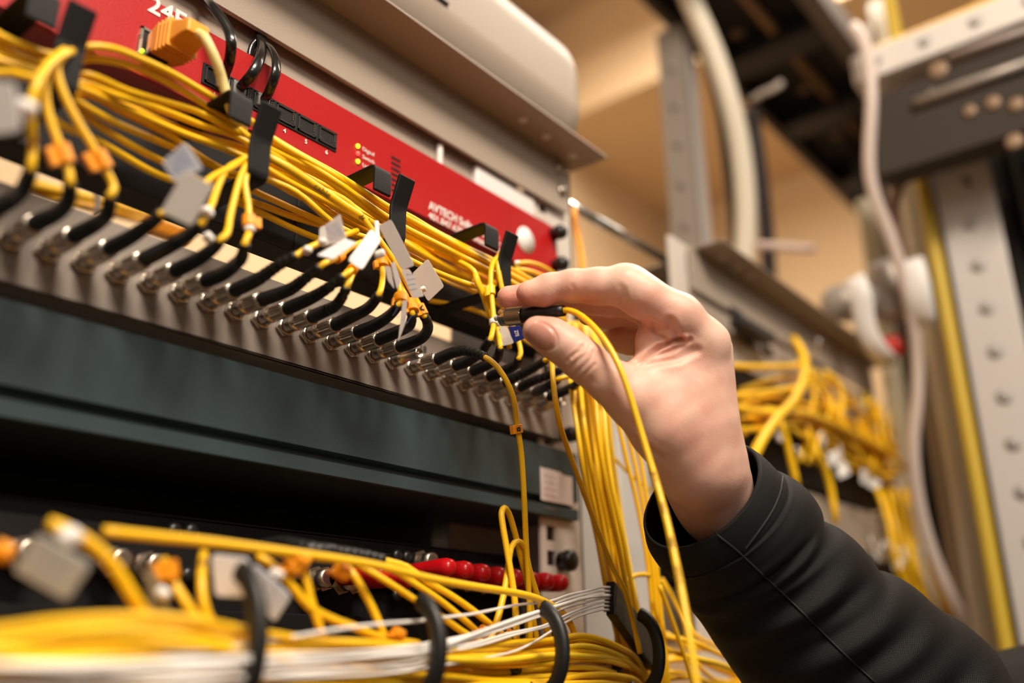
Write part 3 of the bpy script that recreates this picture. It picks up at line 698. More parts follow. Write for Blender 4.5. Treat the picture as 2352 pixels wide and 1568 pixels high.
# ---- lower patch cables crossing in front of the black panel
cable([(238,1219,-.0717),(330,1229,-.0730),(450,1241,-.0742),(580,1257,-.0755),(700,1273,-.0768),(858,1297,-.0781),(978,1326,-.0787),(1080,1345,-.0787),(1171,1359,-.0781),(1225,1371,-.0755),(1261,1386,-.0717),(1290,1405,-.0678),(1308,1428,-.0640),(1320,1457,-.0614),(1326,1500,-.0602)], 'long yellow cable running across the whole lower black panel', r=.0017)
LOW = [
 ([(113,1201,-.0864),(167,1222,-.0864),(238,1272,-.0864),(283,1332,-.0864),(315,1385,-.0864),(345,1420,-.0832),(420,1440,-.0768)], 'thick blurred yellow cable sweeping down past the frosted tag', .0019),
 ([(375,1285,-.0640),(402,1344,-.0704),(425,1380,-.0736),(450,1415,-.0755),(500,1450,-.0755)], 'yellow cable falling from the bright orange clip', .0016),
 ([(468,1270,-.0640),(464,1300,-.0691),(464,1353,-.0736),(472,1400,-.0755),(490,1440,-.0755)], 'upright yellow cable left of the square white tag', .0016),
 ([(590,1275,-.0672),(625,1298,-.0704),(655,1326,-.0717),(710,1392,-.0736),(760,1420,-.0736),(820,1442,-.0736),(880,1466,-.0736),(960,1478,-.0704)], 'yellow cable under the tilted blue inked tag', .0016),
 ([(686,1285,-.0704),(697,1308,-.0717),(712,1370,-.0730),(724,1410,-.0736),(742,1460,-.0736)], 'yellow cable dropping from the knotted orange clips', .0016),
 ([(795,1300,-.0640),(812,1320,-.0672),(829,1347,-.0691),(856,1398,-.0704),(874,1440,-.0717),(888,1480,-.0717)], 'yellow cable dropping in a curve left of the second black ring', .0016),
 ([(820,1296,-.0576),(845,1309,-.0608),(888,1335,-.0640),(948,1374,-.0666),(1000,1406,-.0678),(1073,1457,-.0678),(1120,1480,-.0640)], 'yellow cable slanting behind the second black ring', .0015),
 ([(890,1300,-.0576),(948,1337,-.0608),(1007,1376,-.0627),(1067,1424,-.0640),(1103,1455,-.0640),(1150,1480,-.0627)], 'yellow cable slanting down, upper neighbour of the one behind the ring', .0015),
]
for pts, lb, r in LOW: cable(pts, lb, 'lower slanting cables', r=r)
# ribbed black boot cord lying along the long cable
root = thing('fibre_patch_lead', 'ribbed black boot cord lying along the long lower cable', 'patch cord', tuple(PY(700, 1255, -.0576)))
bo, pz = boot_mesh(P3([(600,1262,-.02),(640,1254,-.0288),(710,1262,-.0480),(780,1270,-.0512),(840,1278,-.0538),(882,1287,-.0563)]), .0044, .0028, .7, 'boot', root)
o, _ = cable([(876,1286,-.0563),(905,1293,-.0576),(933,1302,-.0589),(978,1334,-.0614),(1037,1368,-.0627),(1097,1410,-.0640),(1141,1447,-.0640),(1180,1480,-.0627)], None, r=.0016, parent=root, name='cable')

# ---- bottom bundle
GB = 'yellow cables lying in the bottom row of black rings'
LB = 'yellow cable in the thick horizontal bundle at the bottom through the black rings'
bundle([(-60,1452,1545,-.0960,-.0640),(100,1432,1530,-.0960,-.0640),(280,1418,1505,-.0960,-.0640),(420,1424,1510,-.0928,-.0640),(560,1446,1525,-.0896,-.0576),(700,1462,1550,-.0864,-.0576),(860,1474,1570,-.0832,-.0544),(1000,1478,1580,-.0800,-.0512),(1140,1478,1590,-.0768,-.0512),(1260,1462,1590,-.0736,-.0480),(1340,1458,1580,-.0704,-.0448),(1420,1480,1570,-.0640,-.0384),(1470,1520,1590,-.0576,-.0384),(1490,1600,1650,-.0576,-.0384)], 16, LB, GB, seed=31, jit=.12, step=.006, rs=[.0016, .0014, .0016])
bundle([(560,1490,1600,-.0832,-.0576),(700,1500,1600,-.0832,-.0576),(860,1515,1600,-.0832,-.0544),(1000,1510,1590,-.0768,-.0512),(1140,1500,1590,-.0768,-.0512),(1260,1480,1595,-.0736,-.0480),(1340,1470,1590,-.0704,-.0448),(1430,1500,1600,-.0640,-.0384),(1500,1560,1640,-.0576,-.0384)], 12, LB, GB, seed=37, jit=.16, step=.006, rs=[.0015, .0016])
bundle([(-60,1500,1640,-.0992,-.0576),(200,1480,1640,-.0992,-.0576),(420,1470,1640,-.0960,-.0576),(620,1500,1640,-.0896,-.0576)], 12, 'yellow cable blurred in the wide band of the bottom bundle', GB, seed=39, jit=.1, step=.008, rs=[.0018])
for k, (x0, lb) in enumerate(((1215, 'left of four yellow cables dropping below the bottom bundle'), (1262, 'second of four yellow cables dropping below the bottom bundle'), (1418, 'third of four yellow cables dropping below the bottom bundle'), (1444, 'right of four yellow cables dropping below the bottom bundle'))):
    cable([(x0-5,1420,-.0448),(x0,1480,-.0480),(x0+3,1530,-.0499),(x0+8,1620,-.0512)], lb, 'dropping cables')

# ---- thin white fibres
GW = 'thin white fibres fanning out of the black splitter'
def fib(pts, lb, r=.00055): cable(pts, lb, GW, r=r, m=M['white_cable'], name='white_fibre', cat='fibre', n=6, step=.006)
ends = [(1403, 1349 + 8.6 * k) for k in range(7)]
FW = [
 [(1350,1356),(1305,1366),(1264,1380),(1186,1389),(1082,1410),(1007,1419),(966,1425),(858,1434),(754,1448),(650,1466),(500,1490),(200,1515),(-60,1525)],
 [(1350,1362),(1284,1382),(1216,1416),(1127,1445),(1022,1470),(900,1488),(650,1508),(300,1510),(-60,1535)],
 [(1350,1371),(1290,1390),(1216,1420),(1120,1450),(1022,1478),(900,1492),(650,1512),(300,1520),(-60,1550)],
 [(1350,1382),(1310,1392),(1240,1415),(1160,1442),(1060,1474),(960,1492),(650,1520),(300,1528),(-60,1560)],
 [(1350,1392),(1300,1412),(1248,1437),(1171,1454),(1097,1475),(1022,1490),(900,1500),(650,1528),(300,1540),(-60,1575)],
 [(1352,1398),(1312,1412),(1275,1432),(1250,1440),(1180,1458),(1100,1482),(1022,1496),(900,1506),(650,1532),(300,1550),(-60,1590)],
 [(1352,1407),(1320,1418),(1270,1446),(1240,1466),(1190,1492),(1120,1510),(1022,1526),(900,1545),(650,1556),(300,1560),(-60,1600)],
]
nm = ['topmost', 'second', 'third', 'middle', 'third from lowest', 'second lowest', 'lowest']
for k, pts in enumerate(FW):
    e = ends[k]
    path = [(e[0], e[1], -.0627), (1385, e[1] - 1, -.0653)]
    for (x, y) in pts: path.append((x, y, -.068 - .018 * min(1, max(0, (1350 - x) / 500)) - (.0 if x > 600 else .006)))
    fib(path, nm[k] + ' thin white fibre leaving the black splitter end', .0007)
bundle([(-60,1512,1590,-.106,-.096),(200,1508,1585,-.106,-.096),(420,1500,1572,-.104,-.096),(600,1498,1562,-.102,-.095),(800,1490,1545,-.099,-.092),(960,1474,1532,-.095,-.09),(1022,1474,1498,-.093,-.088),(1090,1454,1464,-.091,-.089),(1200,1414,1422,-.086,-.084),(1290,1386,1392,-.078,-.077),(1350,1370,1374,-.071,-.070),(1404,1366,1369,-.064,-.063)], 6, 'thin white fibre in the pale strand lying over the yellow bottom bundle', GW, r=.00062, m=M['white_cable'], seed=41, jit=.22, name='white_fibre', nn=6, cat='fibre')

# ---- splitter sleeve
c0 = PY(1402, 1372, -.063); c1 = PY(1500, 1510, -.056)
sp = thing('fibre_splitter', 'flat black splitter sleeve with white fibres entering its end', 'splitter', tuple(c0))
ax = np.array(c1) - np.array(c0); Lx = np.linalg.norm(ax); ax /= Lx
upv = np.array(PY(1404, 1330, -.063)) - np.array(PY(1402, 1410, -.063)); upv -= ax * upv.dot(ax); upv /= np.linalg.norm(upv); nv = np.cross(ax, upv)
def slab(name, a0, a1, hw, hh, m, parent, bev=.0006, sh=0):
    mb = MB(); vs = []
    for a in (a0, a1):
        for su in (-1, 1):
            for sn in (-1, 1): vs.append(np.array(c0) + ax * (a + sh * su * (a == a0)) + upv * su * hw + nv * sn * hh)
    mb.add(vs, [(0, 1, 3, 2), (4, 6, 7, 5), (0, 4, 5, 1), (2, 3, 7, 6), (0, 2, 6, 4), (1, 5, 7, 3)]); return mb.build(name, m, parent, bev)
slab('sleeve', 0.0010, Lx, .0085, .0030, mat('splitter_sleeve_plastic', (.022, .022, .018), .3, bump=(160, .5)), sp, .0008, -.003)
slab('end_comb', -.0010, .0012, .0080, .0028, M['black'], sp, .0003, -.003)

# ---- black rings of the lower manager
def dring(px, py, y, ry, rz, label, th=(.0040, .0030), a0=-20, a1=250):
    c = PY(px, py, y); c = (c[0], c[1] + ry, c[2])
    root = thing('cable_ring', label, 'cable ring', c, 'black rings of the bottom manager')
    pts = []
    for i in range(40):
        a = math.radians(a0 + (a1 - a0) * i / 39)
        pts.append((c[0], c[1] - ry * math.sin(a + math.pi / 2 - math.pi / 2) if 0 else c[1] - ry * math.cos(a - math.pi / 2 + math.pi / 2), c[2] + rz * math.sin(a)))
    # ridged cross-section
    ring = []
    for k in range(16):
        t = 2 * math.pi * k / 16; q = 1.0 if k % 2 == 0 else .90
        ring.append((th[1] * math.cos(t) * q, th[0] * math.sin(t) * q))
    mb = MB(); mb.tube(pts, 1, 16, ring=ring); mb.build('ring_band', M['black_rubber'], root)
    mb = MB(); mb.tube([pts[-1], (c[0], c[1] + ry * 1.0 + .01, c[2] + 0), (c[0], .03, c[2])] if 0 else [(c[0], c[1] + ry * .9, c[2] - rz * .4), (c[0], c[1] + ry + .02, c[2] - rz * .6), (c[0], .03, c[2] - rz * .6)], .003, 10); mb.build('stem', M['black'], root)
dring(592, 1476, -.100, .016, .0235, 'blurred black ring hanging from beside the square white tag', a0=-120, a1=78)
dring(1008, 1490, -.098, .014, .0190, 'black ridged ring, middle one gripping the white fibres', a0=-120, a1=78)
dring(1292, 1492, -.094, .014, .0195, 'black ridged ring left of the splitter sleeve', a0=-120, a1=78)
dring(1514, 1497, -.082, .014, .0210, 'black ridged ring round the end of the splitter sleeve', a0=-120, a1=78)
mb = MB(); mb.box((-.2415, .022, 1.30), (.2415, .030, 1.3660)); tag(mb.build('manager_rail', M['black_powder'], None, .0006), 'black lower manager rail that carries the rings', 'rail')

# ---- white tags on the cords
def tagcard(px, py, y, p2, p3, w, h, label, m=None, ink=None, th=.0009, dy2=0, dy3=0, rr=.0014, group='white cable tags'):
    """tag centred at (px, py, Y); p2 / p3: photo points its width / height edges run towards"""
    c = PY(px, py, y); ux = np.array(PY(p2[0], p2[1], y + dy2)) - c; uz = np.array(PY(p3[0], p3[1], y + dy3)) - c
    o = card(c, ux, uz, w, h, th, 'cable_tag', m or M['tag'], None, rr); tag(o, label, 'cable tag')
    if ink:
        ux /= np.linalg.norm(ux); uz -= ux * ux.dot(uz); uz /= np.linalg.norm(uz); nn = np.cross(ux, uz)
        if nn.dot(CAM - c) < 0: ux = -ux; nn = -nn
        Mx = Matrix(((ux[0], uz[0], nn[0], c[0]), (ux[1], uz[1], nn[1], c[1]), (ux[2], uz[2], nn[2], c[2]), (0, 0, 0, 1)))
        im, lines, size, ln = ink
        for k in range(lines):
            s_ = ''.join(rnd.choice('~-=~') for _ in range(ln))
            text(s_, size, None, im, o, name='ink_lines', mtx=Mx @ Matrix.Translation((-w * .42, h * .30 - k * h * .72 / max(1, lines), th / 2 + .00004)), wid=w * .82, ext=.00002)
    return o
def tagquad(c4, ys, label, m=None, ink=None, th=.0009, rr=.12):
    """flat tag whose four corners are seen at c4, each at its own distance ys in front of the rack face"""
    if not isinstance(ys, (list, tuple)): ys = [ys] * 4
    c = PY(sum(p[0] for p in c4) / 4, sum(p[1] for p in c4) / 4, sum(ys) / 4)
    dep = proj(c)[2]
    # tags hang roughly square to the viewer's left: corners share the centre's distance, eased by ys
    Q = [PD(p[0], p[1], dep + (y - sum(ys) / 4) * 1.0) for p, y in zip(c4, ys)]
    ux = (Q[1] - Q[0] + Q[2] - Q[3]) / 2; uz = (Q[0] - Q[3] + Q[1] - Q[2]) / 2
    nn = np.cross(ux, uz); nn /= np.linalg.norm(nn)
    out = []
    for (cx_, cy_, a0) in ((1 - rr, 1 - rr, 0), (rr, 1 - rr, 90), (rr, rr, 180), (1 - rr, rr, 270)):
        for k in range(5): a = math.radians(a0 + 22.5 * k); out.append((cx_ + rr * math.cos(a), cy_ + rr * math.sin(a)))
    bl = lambda u, v: Q[3] * (1 - u) * (1 - v) + Q[2] * u * (1 - v) + Q[1] * u * v + Q[0] * (1 - u) * v
    vs = [bl(u, v) - nn * th / 2 for u, v in out] + [bl(u, v) + nn * th / 2 for u, v in out]
    k = len(out); mb = MB(); mb.add(vs, [tuple(range(k))[::-1], tuple(range(k, 2 * k))] + [(i, (i + 1) % k, k + (i + 1) % k, k + i) for i in range(k)])
    o = mb.build('cable_tag', m or M['tag'], None, .0002); tag(o, label, 'cable tag')
    if ink:
        w = np.linalg.norm(ux); h = np.linalg.norm(uz); ex = ux / w; ez = uz - ex * ex.dot(uz); ez /= np.linalg.norm(ez); en = np.cross(ex, ez)
        if en.dot(CAM - c) < 0: ex = -ex; en = -en
        cc = sum(Q) / 4; im, lines, size, ln = ink
        Mx = Matrix(((ex[0], ez[0], en[0], cc[0]), (ex[1], ez[1], en[1], cc[1]), (ex[2], ez[2], en[2], cc[2]), (0, 0, 0, 1)))
        for k in range(lines):
            text(''.join(rnd.choice('~-=~') for _ in range(ln)), size, None, im, o, name='ink_lines', mtx=Mx @ Matrix.Translation((-w * .38, h * .26 - k * h * .66 / max(1, lines), th / 2 + .00005)), wid=w * .76, ext=.00002)
    return o
ink_blue = mat('blue_pen_ink', (.20, .24, .48), .7); ink_grey = mat('grey_print_ink', (.25, .25, .30), .7)
Z2 = lambda *p: [(660 + x / 5.8725, 460 + y / 5.8725) for x, y in p]
Z0 = lambda *p: [(x / 3.357, 1100 + y / 3.357) for x, y in p]
t = tagquad([(1166,750),(1194,747),(1207,776),(1181,788)], -.062, 'blue wrapped label on the cord behind the held connector', M['blue'], rr=.04)
def on_quad(c4, y, s, size, wid, mtx_rot=0, parent=None, th=.0009, m=None):
    cxp = sum(p[0] for p in c4) / 4; cyp = sum(p[1] for p in c4) / 4; d = proj(PY(cxp, cyp, y))[2]
    Q = [PD(p[0], p[1], d) for p in c4]; c = sum(Q) / 4
    ex = (Q[1] - Q[0]); ex /= np.linalg.norm(ex); ez = Q[0] - Q[3]; ez -= ex * ex.dot(ez); ez /= np.linalg.norm(ez); en = np.cross(ex, ez)
    Mx = Matrix(((ex[0], ez[0], en[0], c[0]), (ex[1], ez[1], en[1], c[1]), (ex[2], ez[2], en[2], c[2]), (0, 0, 0, 1)))
    return text(s, size, None, m or M['white_print'], parent, name='lettering', mtx=Mx @ Matrix.Rotation(mtx_rot, 4, 'Z') @ Matrix.Translation((-wid / 2, -size * .35, th / 2 + .0001)), wid=wid, ext=.00003, bold=.02)
on_quad([(1166,750),(1194,747),(1207,776),(1181,788)], -.062, 'ZTE', .0027, .0034, -math.radians(82), t)
tagquad(Z2((1225,345),(1400,255),(1720,880),(1540,945)), -.066, 'long blank greyish tag standing against the third hook', mat('tag_grey_face', (.50, .44, .41), .42), rr=.1)
tagquad(Z2((1130,385),(1270,530),(1010,945),(805,815)), [-.07,-.07,-.08,-.08], 'long plain bright white tag tilted left in the third fan', mat('tag_white_face', (.70, .65, .61), .35))
tagquad(Z2((500,345),(710,185),(810,560),(545,600)), -.064, 'squarish tag with faint blue writing at the left of the third fan', None, (ink_blue, 6, .0020, 7), rr=.06)
tagquad(Z2((435,380),(500,340),(530,520),(430,520)), -.062, 'small folded flap of tag left of the blue written tag', M['nylon'])
tagquad(Z2((770,520),(940,575),(620,800),(395,745)), [-.07,-.07,-.078,-.078], 'white label with printed grey lines lying over the orange clips', mat('tag_label_white', (.62, .60, .62), .5), (ink_grey, 4, .0018, 14), rr=.08)
tagquad(Z2((1680,990),(1895,785),(2118,1160),(1900,1370)), -.058, 'square frosted tag, rightmost of the third fan', mat('tag_frosted', (.56, .49, .45), .35), rr=.09)
tagquad(Z2((1530,940),(1645,925),(1850,1290),(1695,1325)), -.068, 'narrow tag with blue ink hanging above the orange clips', None, (ink_blue, 4, .0022, 5))
tagquad(Z2((1310,885),(1390,900),(1445,1200),(1355,1080)), -.070, 'beige folded tag seen from behind, below the milky tie head')
tagquad(Z2((1400,850),(1445,825),(1532,1090),(1478,1205)), -.072, 'narrow white side of a folded tag above the curled orange clip', mat('tag_white_fold', (.64, .61, .62), .4))
tagquad([(925,690),(935,690),(932,740),(914,788)], -.066, 'thin tag hanging edge on in front of the boots', None, (ink_blue, 4, .0018, 3), th=.0011)
tagquad([(372,372),(426,326),(467,389),(402,420)], -.078, 'frosted tag covered in blue handwriting above the blank one', mat('tag_blue_note', (.52, .54, .60), .45), (ink_blue, 5, .0034, 7))
tagquad([(369,486),(426,390),(492,426),(441,521)], -.082, 'blank frosted tag in the second fan', mat('tag_frosted_blank', (.58, .54, .50), .35))
tagquad([(-60,180),(34,190),(50,302),(-60,316)], -.10, 'blurred white tag at the left edge beside the first fan', mat('tag_pale_left', (.66, .62, .60), .4))
tagquad(Z0((100,700),(290,420),(710,660),(520,940)), -.092, 'blurred frosted tag with blue ink hanging from the sweeping cable', mat('tag_grey_low', (.42, .41, .38), .4), (ink_blue, 3, .004, 6))
tagquad(Z0((1630,580),(1920,610),(1930,910),(1660,900)), -.080, 'bright square white tag hanging under the long lower cable', mat('tag_bright_low', (.82, .81, .84), .4))
tagquad(Z0((1940,920),(1950,640),(2250,900),(2120,1100)), -.078, 'tilted tag with blue ink beside the bright square one', mat('tag_blue_low', (.52, .55, .62), .4), (ink_blue, 3, .003, 7))
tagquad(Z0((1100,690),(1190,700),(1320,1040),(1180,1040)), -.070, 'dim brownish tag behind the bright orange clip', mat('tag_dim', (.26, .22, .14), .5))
tagquad([(1148,746),(1163,749),(1181,788),(1148,796)], -.052, 'crumpled clear tag between the white tie and the blue label', mat('tag_clear', (.70, .66, .62), .3))
# ---- milky tie heads and ties
def bead(px, py, y, r, label, squash=.8, parent=None, tail=None):
    c = PY(px, py, y); root = thing('cable_tie', label, 'cable tie', tuple(c), 'milky cable ties')
    mb = MB(); n = 12; vs = []; fs = []
    q = Euler((rnd.uniform(-.6, .6), rnd.uniform(-.6, .6), rnd.uniform(0, 3))).to_matrix()
    mb2 = MB(); mb2.cbox((0, 0, 0), (r * 1.7, r * 1.5, r * 1.5 * squash), Matrix.Translation(tuple(c)) @ q.to_4x4()); mb2.build('head', M['nylon'], root, r * .45, 4)
    if tail:
        mb = MB(); mb.tube(cr(P3(tail), .001), 1, 8, flat=(.0011, .00045)); mb.build('tail', M['nylon'], root)
    return root
bead(475,487,-.060,.0030,'milky tie head at the lower corner of the blank frosted tag')
bead(478,546,-.058,.0026,'milky tie head resting on a straight black boot')
bead(574,526,-.056,.0024,'milky tie head under the orange clip of the second fan')
bead(705,575,-.062,.0026,'milky tie head at the tip of the ribbed boot')
bead(742,556,-.064,.0026,'milky tie head between the ribbed boot and lined label')
bead(872,583,-.076,.0030,'milky tie head between the plain white tags', tail=[(868,560,-.07),(866,530,-.066),(865,508,-.064)])
bead(972,664,-.060,.0018,'milky tie head at the corner of the blue inked tag')
bead(60,250,-.095,.0036,'blurred milky tie head beside the left edge tag')
bead(160,1232,-.090,.0042,'blurred milky tie head on the sweeping cable')
bead(635,1318,-.079,.0030,'milky tie head by the tilted blue inked tag')
bead(375,1362,-.075,.0028,'dim milky tie head beside the brownish tag')
bead(1188,604,-.036,.0022,'small milky tie head right of the last black hook')
# tie round the cord pair left of the fingers
_d, c = dirof(CP[-2][1], 1131, 742)
root = thing('cable_tie', 'white cable tie wrapped round a cord left of the held connector', 'cable tie', tuple(c))
q = Vector((0, -1, 0)).rotation_difference(Vector(_d)).to_matrix().to_4x4()
mb = MB(); mb.lathe([(-.0017, .0019), (-.0012, .0026), (.0012, .0026), (.0017, .0019)], 18, Matrix.Translation(tuple(c)) @ q); mb.build('band', M['nylon'], root)
mb = MB(); mb.cbox((0, 0, 0), (.0034, .0030, .0040), Matrix.Translation(tuple(PY(1143, 741, c[1])))); mb.build('head', M['nylon'], root, .0008)
clipy = lambda px, py, y, lb, m='orange', w=.006, r=.0032, d=(.9, -.1, -.3), es=-1: clip_at(px, py, y, d, M[m], label=lb, w=w, r=r, earside=es)
clipy(388,1308,-.070,'bright orange clip above the dim brownish tag', w=.006, d=(.3,0,-1))
clipy(690,1285,-.076,'yellow orange clip, upper one of the knotted pair on the long cable', w=.0055)
clipy(672,1302,-.074,'yellow orange clip, lower one of the knotted pair on the long cable', w=.005)
clipy(785,1312,-.072,'orange clip right of the knotted pair', w=.0055)
clipy(915,1455,-.076,'small orange clip lying on the bottom bundle left of the second ring', w=.005, r=.0024)
clipy(1112,1446,-.066,'tiny orange clip between the slanting cables and the fibres', w=.004, r=.0020)
clipy(1172,1452,-.066,'tiny orange clip beside the tall loop foot', w=.003, r=.0016)
clipy(5,1265,-.07,'very dim orange clip at the panel end', w=.005, r=.0030)
# ---- red capped sockets on the black panel
red_x = [((978,1308),(1003,1313)), ((1018,1314),(1045,1322)), ((1058,1320),(1087,1328)), ((1096,1326),(1127,1334)), ((1135,1331),(1160,1339)), ((1172,1336),(1193,1343)), ((1207,1338),(1232,1343)), ((1240,1342),(1266,1346)), ((822,1322),(850,1328)), ((890,1330),(914,1334))]
nmr = ['first red rubber cap from the left in the clear row', 'second red rubber cap from the left in the clear row', 'third red rubber cap in the clear row', 'fourth red rubber cap in the clear row', 'fifth red rubber cap in the clear row', 'red rubber cap crossed by the loop cables', 'last but one red rubber cap at the row end', 'last red rubber cap at the right end of the row', 'dark red cap half hidden by the long yellow cable', 'dark red cap peeping below the long yellow cable']
for i, (a, b_) in enumerate(red_x):
    p = PY(a[0], a[1], -.002 if i < 8 else -.006)
    root = thing('dust_cap', nmr[i], 'dust cap', (p[0], p[1], p[2]), 'red caps on the black panel')
    mb = MB(); mb.lathe([(-.012, .0042), (-.002, .0042), (.004, .0046), (.010, .0052), (.0155, .0053), (.0190, .0044), (.0205, .0024), (.0208, .0006)], 24, Matrix.Translation(tuple(p))); mb.build('cap', M['red_cap'], root)
    mb = MB(); T = Matrix.Translation((p[0], .022, p[2])); hexnut(.0064, -.001, .0035, T, mb); mb.lathe([(.002, .0046), (.012, .0046)], 16, T); mb.build('socket', M['nickel_worn'], root)
for i, (px, py) in enumerate(((718, 1330), (776, 1338), (250, 1290), (330, 1300), (40, 1270), (960, 1290))):
    p = PY(px, py, .022); mb = MB(); T = Matrix.Translation(tuple(p)); hexnut(.0066, -.001, .003, T, mb); mb.lathe([(.003, .0046), (.012, .0046), (.012, .003)], 18, T)
    mb.build('bare_socket', M['nickel_worn'], bp)
# ---- first and second fans: cord ends rising to the hooks are part of the cords; hanging pair beside hook one
cable([(75,330,-.06),(72,290,-.064),(78,220,-.068),(100,165,-.066),(135,130,-.058),(165,118,-.05)], 'blurred yellow cord nearest the left edge tag in the first fan', r=.0016)
cable([(-40,165,-.04),(30,168,-.045),(80,180,-.05),(120,160,-.05),(150,125,-.05)], 'blurred yellow cable passing behind the left edge tag', r=.0016)
# ---- yellow network plug with orange boot
root = thing('network_plug', 'pale yellow network cable with a bulky orange boot plugged into the red unit', 'network plug', tuple(PY(350, 100, -.004)))
T = Matrix.Translation
def hull(name, rings, m, parent, bevel=.0012):
    """rings: list of (centre, up vector half, side vector half)"""
    mb = MB(); vs = []
    for c, u, s_ in rings:
        for (a, b_) in ((-1, -1), (1, -1), (1, 1), (-1, 1)): vs.append(np.array(c) + np.array(u) * b_ + np.array(s_) * a)
    fs = []
    for k in range(len(rings) - 1):
        for i in range(4): j = (i + 1) % 4; fs.append((k * 4 + i, k * 4 + j, (k + 1) * 4 + j, (k + 1) * 4 + i))
    fs.append((3, 2, 1, 0)); m_ = (len(rings) - 1) * 4; fs.append((m_, m_ + 1, m_ + 2, m_ + 3))
    mb.add(vs, fs); return mb.build(name, m, parent, bevel, 3)
b0 = np.array([-.0605, 0, 1.6852])
U = np.array([0, 0, .0066]); S_ = np.array([.0068, 0, 0])
b0 = PY(364, 118, -.004)
e0 = PY(450, 70, -.034)
ax_ = (np.array(e0) - np.array(b0)); 
hull('plug_boot', [(b0, U * .85, S_ * .95), (b0 + ax_ * .28, U * 1.15, S_ * 1.1), (b0 + ax_ * .62, U * 1.0, S_ * 1.0), (b0 + ax_ * .92, U * .62, S_ * .9), (b0 + ax_ * 1.08, U * .55, S_ * .8)], M['orange_boot'], root)
for k in range(4):
    cc_ = b0 + ax_ * (.34 + .10 * k); hull('boot_rib', [(cc_, U * 1.16, S_ * 1.12), (cc_ + ax_ * .035, U * 1.16, S_ * 1.12)], M['orange_boot'], root, .0003)
c_ = PY(356, 134, -.006); mb = MB(); mb.cbox((0, 0, 0), (.010, .009, .004), Matrix.Translation(tuple(c_))); mb.build('latch', M['black'], root, .001)
hull('plug_body', [(b0 + ax_ * -.22, U * .6, S_ * .75), (b0 + ax_ * .05, U * .6, S_ * .75)], M['clear'], root, .0003)
cable([(452,76,-.034),(468,84,-.040),(480,105,-.042),(500,150,-.042),(512,190,-.040),(524,230,-.040),(534,262,-.036),(560,300,-.03)], None, r=.0023, parent=root, name='cable', m=M['cream_cable'])
# ---- flat black leads from the red unit
def flatlead(pts, label, jack):
    root = thing('flat_lead', label, 'lead', tuple(PY(*pts[-1])), 'flat black leads of the red unit')
    mb = MB(); mb.tube(cr(P3(pts), .0015), 1, 10, flat=(.0014, .0027)); mb.build('flat_cable', M['flat_black_cable'], root)
    c = PY(*pts[-1])
    if jack:
        mb = MB(); mb.box((c[0] - .0038, -.0040, c[2] - .004), (c[0] + .0034, -.0012, c[2] + .0035)); mb.build('jack', M['clear'], root, .0004)
flatlead([(410,-40,.004),(455,-15,.002),(490,18,-.012),(524,68,-.020),(531,100,-.022),(527,138,-.016),(516,172,-.006),(512,190,-.003)], 'flat black lead curling down left of the two leads from the slot', True)
flatlead([(596,70,.004),(598,90,.001),(602,105,-.004),(595,140,-.014),(580,168,-.014),(560,192,-.008),(550,204,-.003)], 'flat black lead of the middle pair leaning left into its socket', True)
flatlead([(602,80,.004),(606,95,.001),(622,110,-.006),(634,140,-.014),(632,172,-.016),(618,210,-.010),(606,232,-.003)], 'flat black lead of the middle pair leaning right into its socket', True)
flatlead([(604,92,.003),(594,97,.002),(584,105,.003),(577,122,.0035),(576,135,.0035)], 'thin part of a flat black lead looping behind the pair', False)

bundle([(60,415,440,.30,.34),(130,430,462,.30,.34),(220,448,486,.30,.34),(320,478,508,.30,.34),(420,520,535,.30,.34)], 7, 'blurred yellow cable behind the slot above the grey panel', 'yellow cables inside the rack', seed=71, jit=.1, step=.02, rs=[.0030])
mb = MB(); mb.tube(cr(P3([(222,436,.285),(226,462,.285),(222,496,.285)]), .004), 1, 8, flat=(.006, .001)); tag(mb.build('cable_band', M['white_plastic'], None), 'pale band round the yellow cables inside the rack', 'cable band')
mb = MB(); mb.cbox((0, 0, 0), (.035, .015, .014), Matrix.Translation(tuple(PY(385, 532, .30)))); tag(mb.build('cable_clip', M['orange'], None, .002), 'blurred orange clip seen through the rack slot', 'cable clip')
# ------------------------------------------------------------------ background
mb = MB(); mb.box((2.0, -1.6, 3.165), (2.9, 1.35, 3.60)); struct(mb.build('trim_1', M['wall']))
# grey vertical cable duct between the racks
mb = MB(); mb.box((.352, .025, .0), (.402, .085, 1.62)); o = mb.build('cable_duct', mat('duct_grey', (.50, .49, .47), .5), None, .003); tag(o, 'light grey vertical cable duct between the two racks', 'cable duct')
# polished rod with black end
root = thing('support_rod', 'polished metal rod running from the shelf end to the next rack', 'rod', (.30, .03, 1.757))
a, b_ = PY(1296, 463, .03), PY(1545, 606, .03)
mb = MB(); mb.tube([a, b_], .0042, 16); mb.build('shaft', M['chrome'], root)
mb = MB(); mb.tube([b_, PY(1560, 622, .03)], .0062, 16); mb.build('end_cap', M['black'], root)

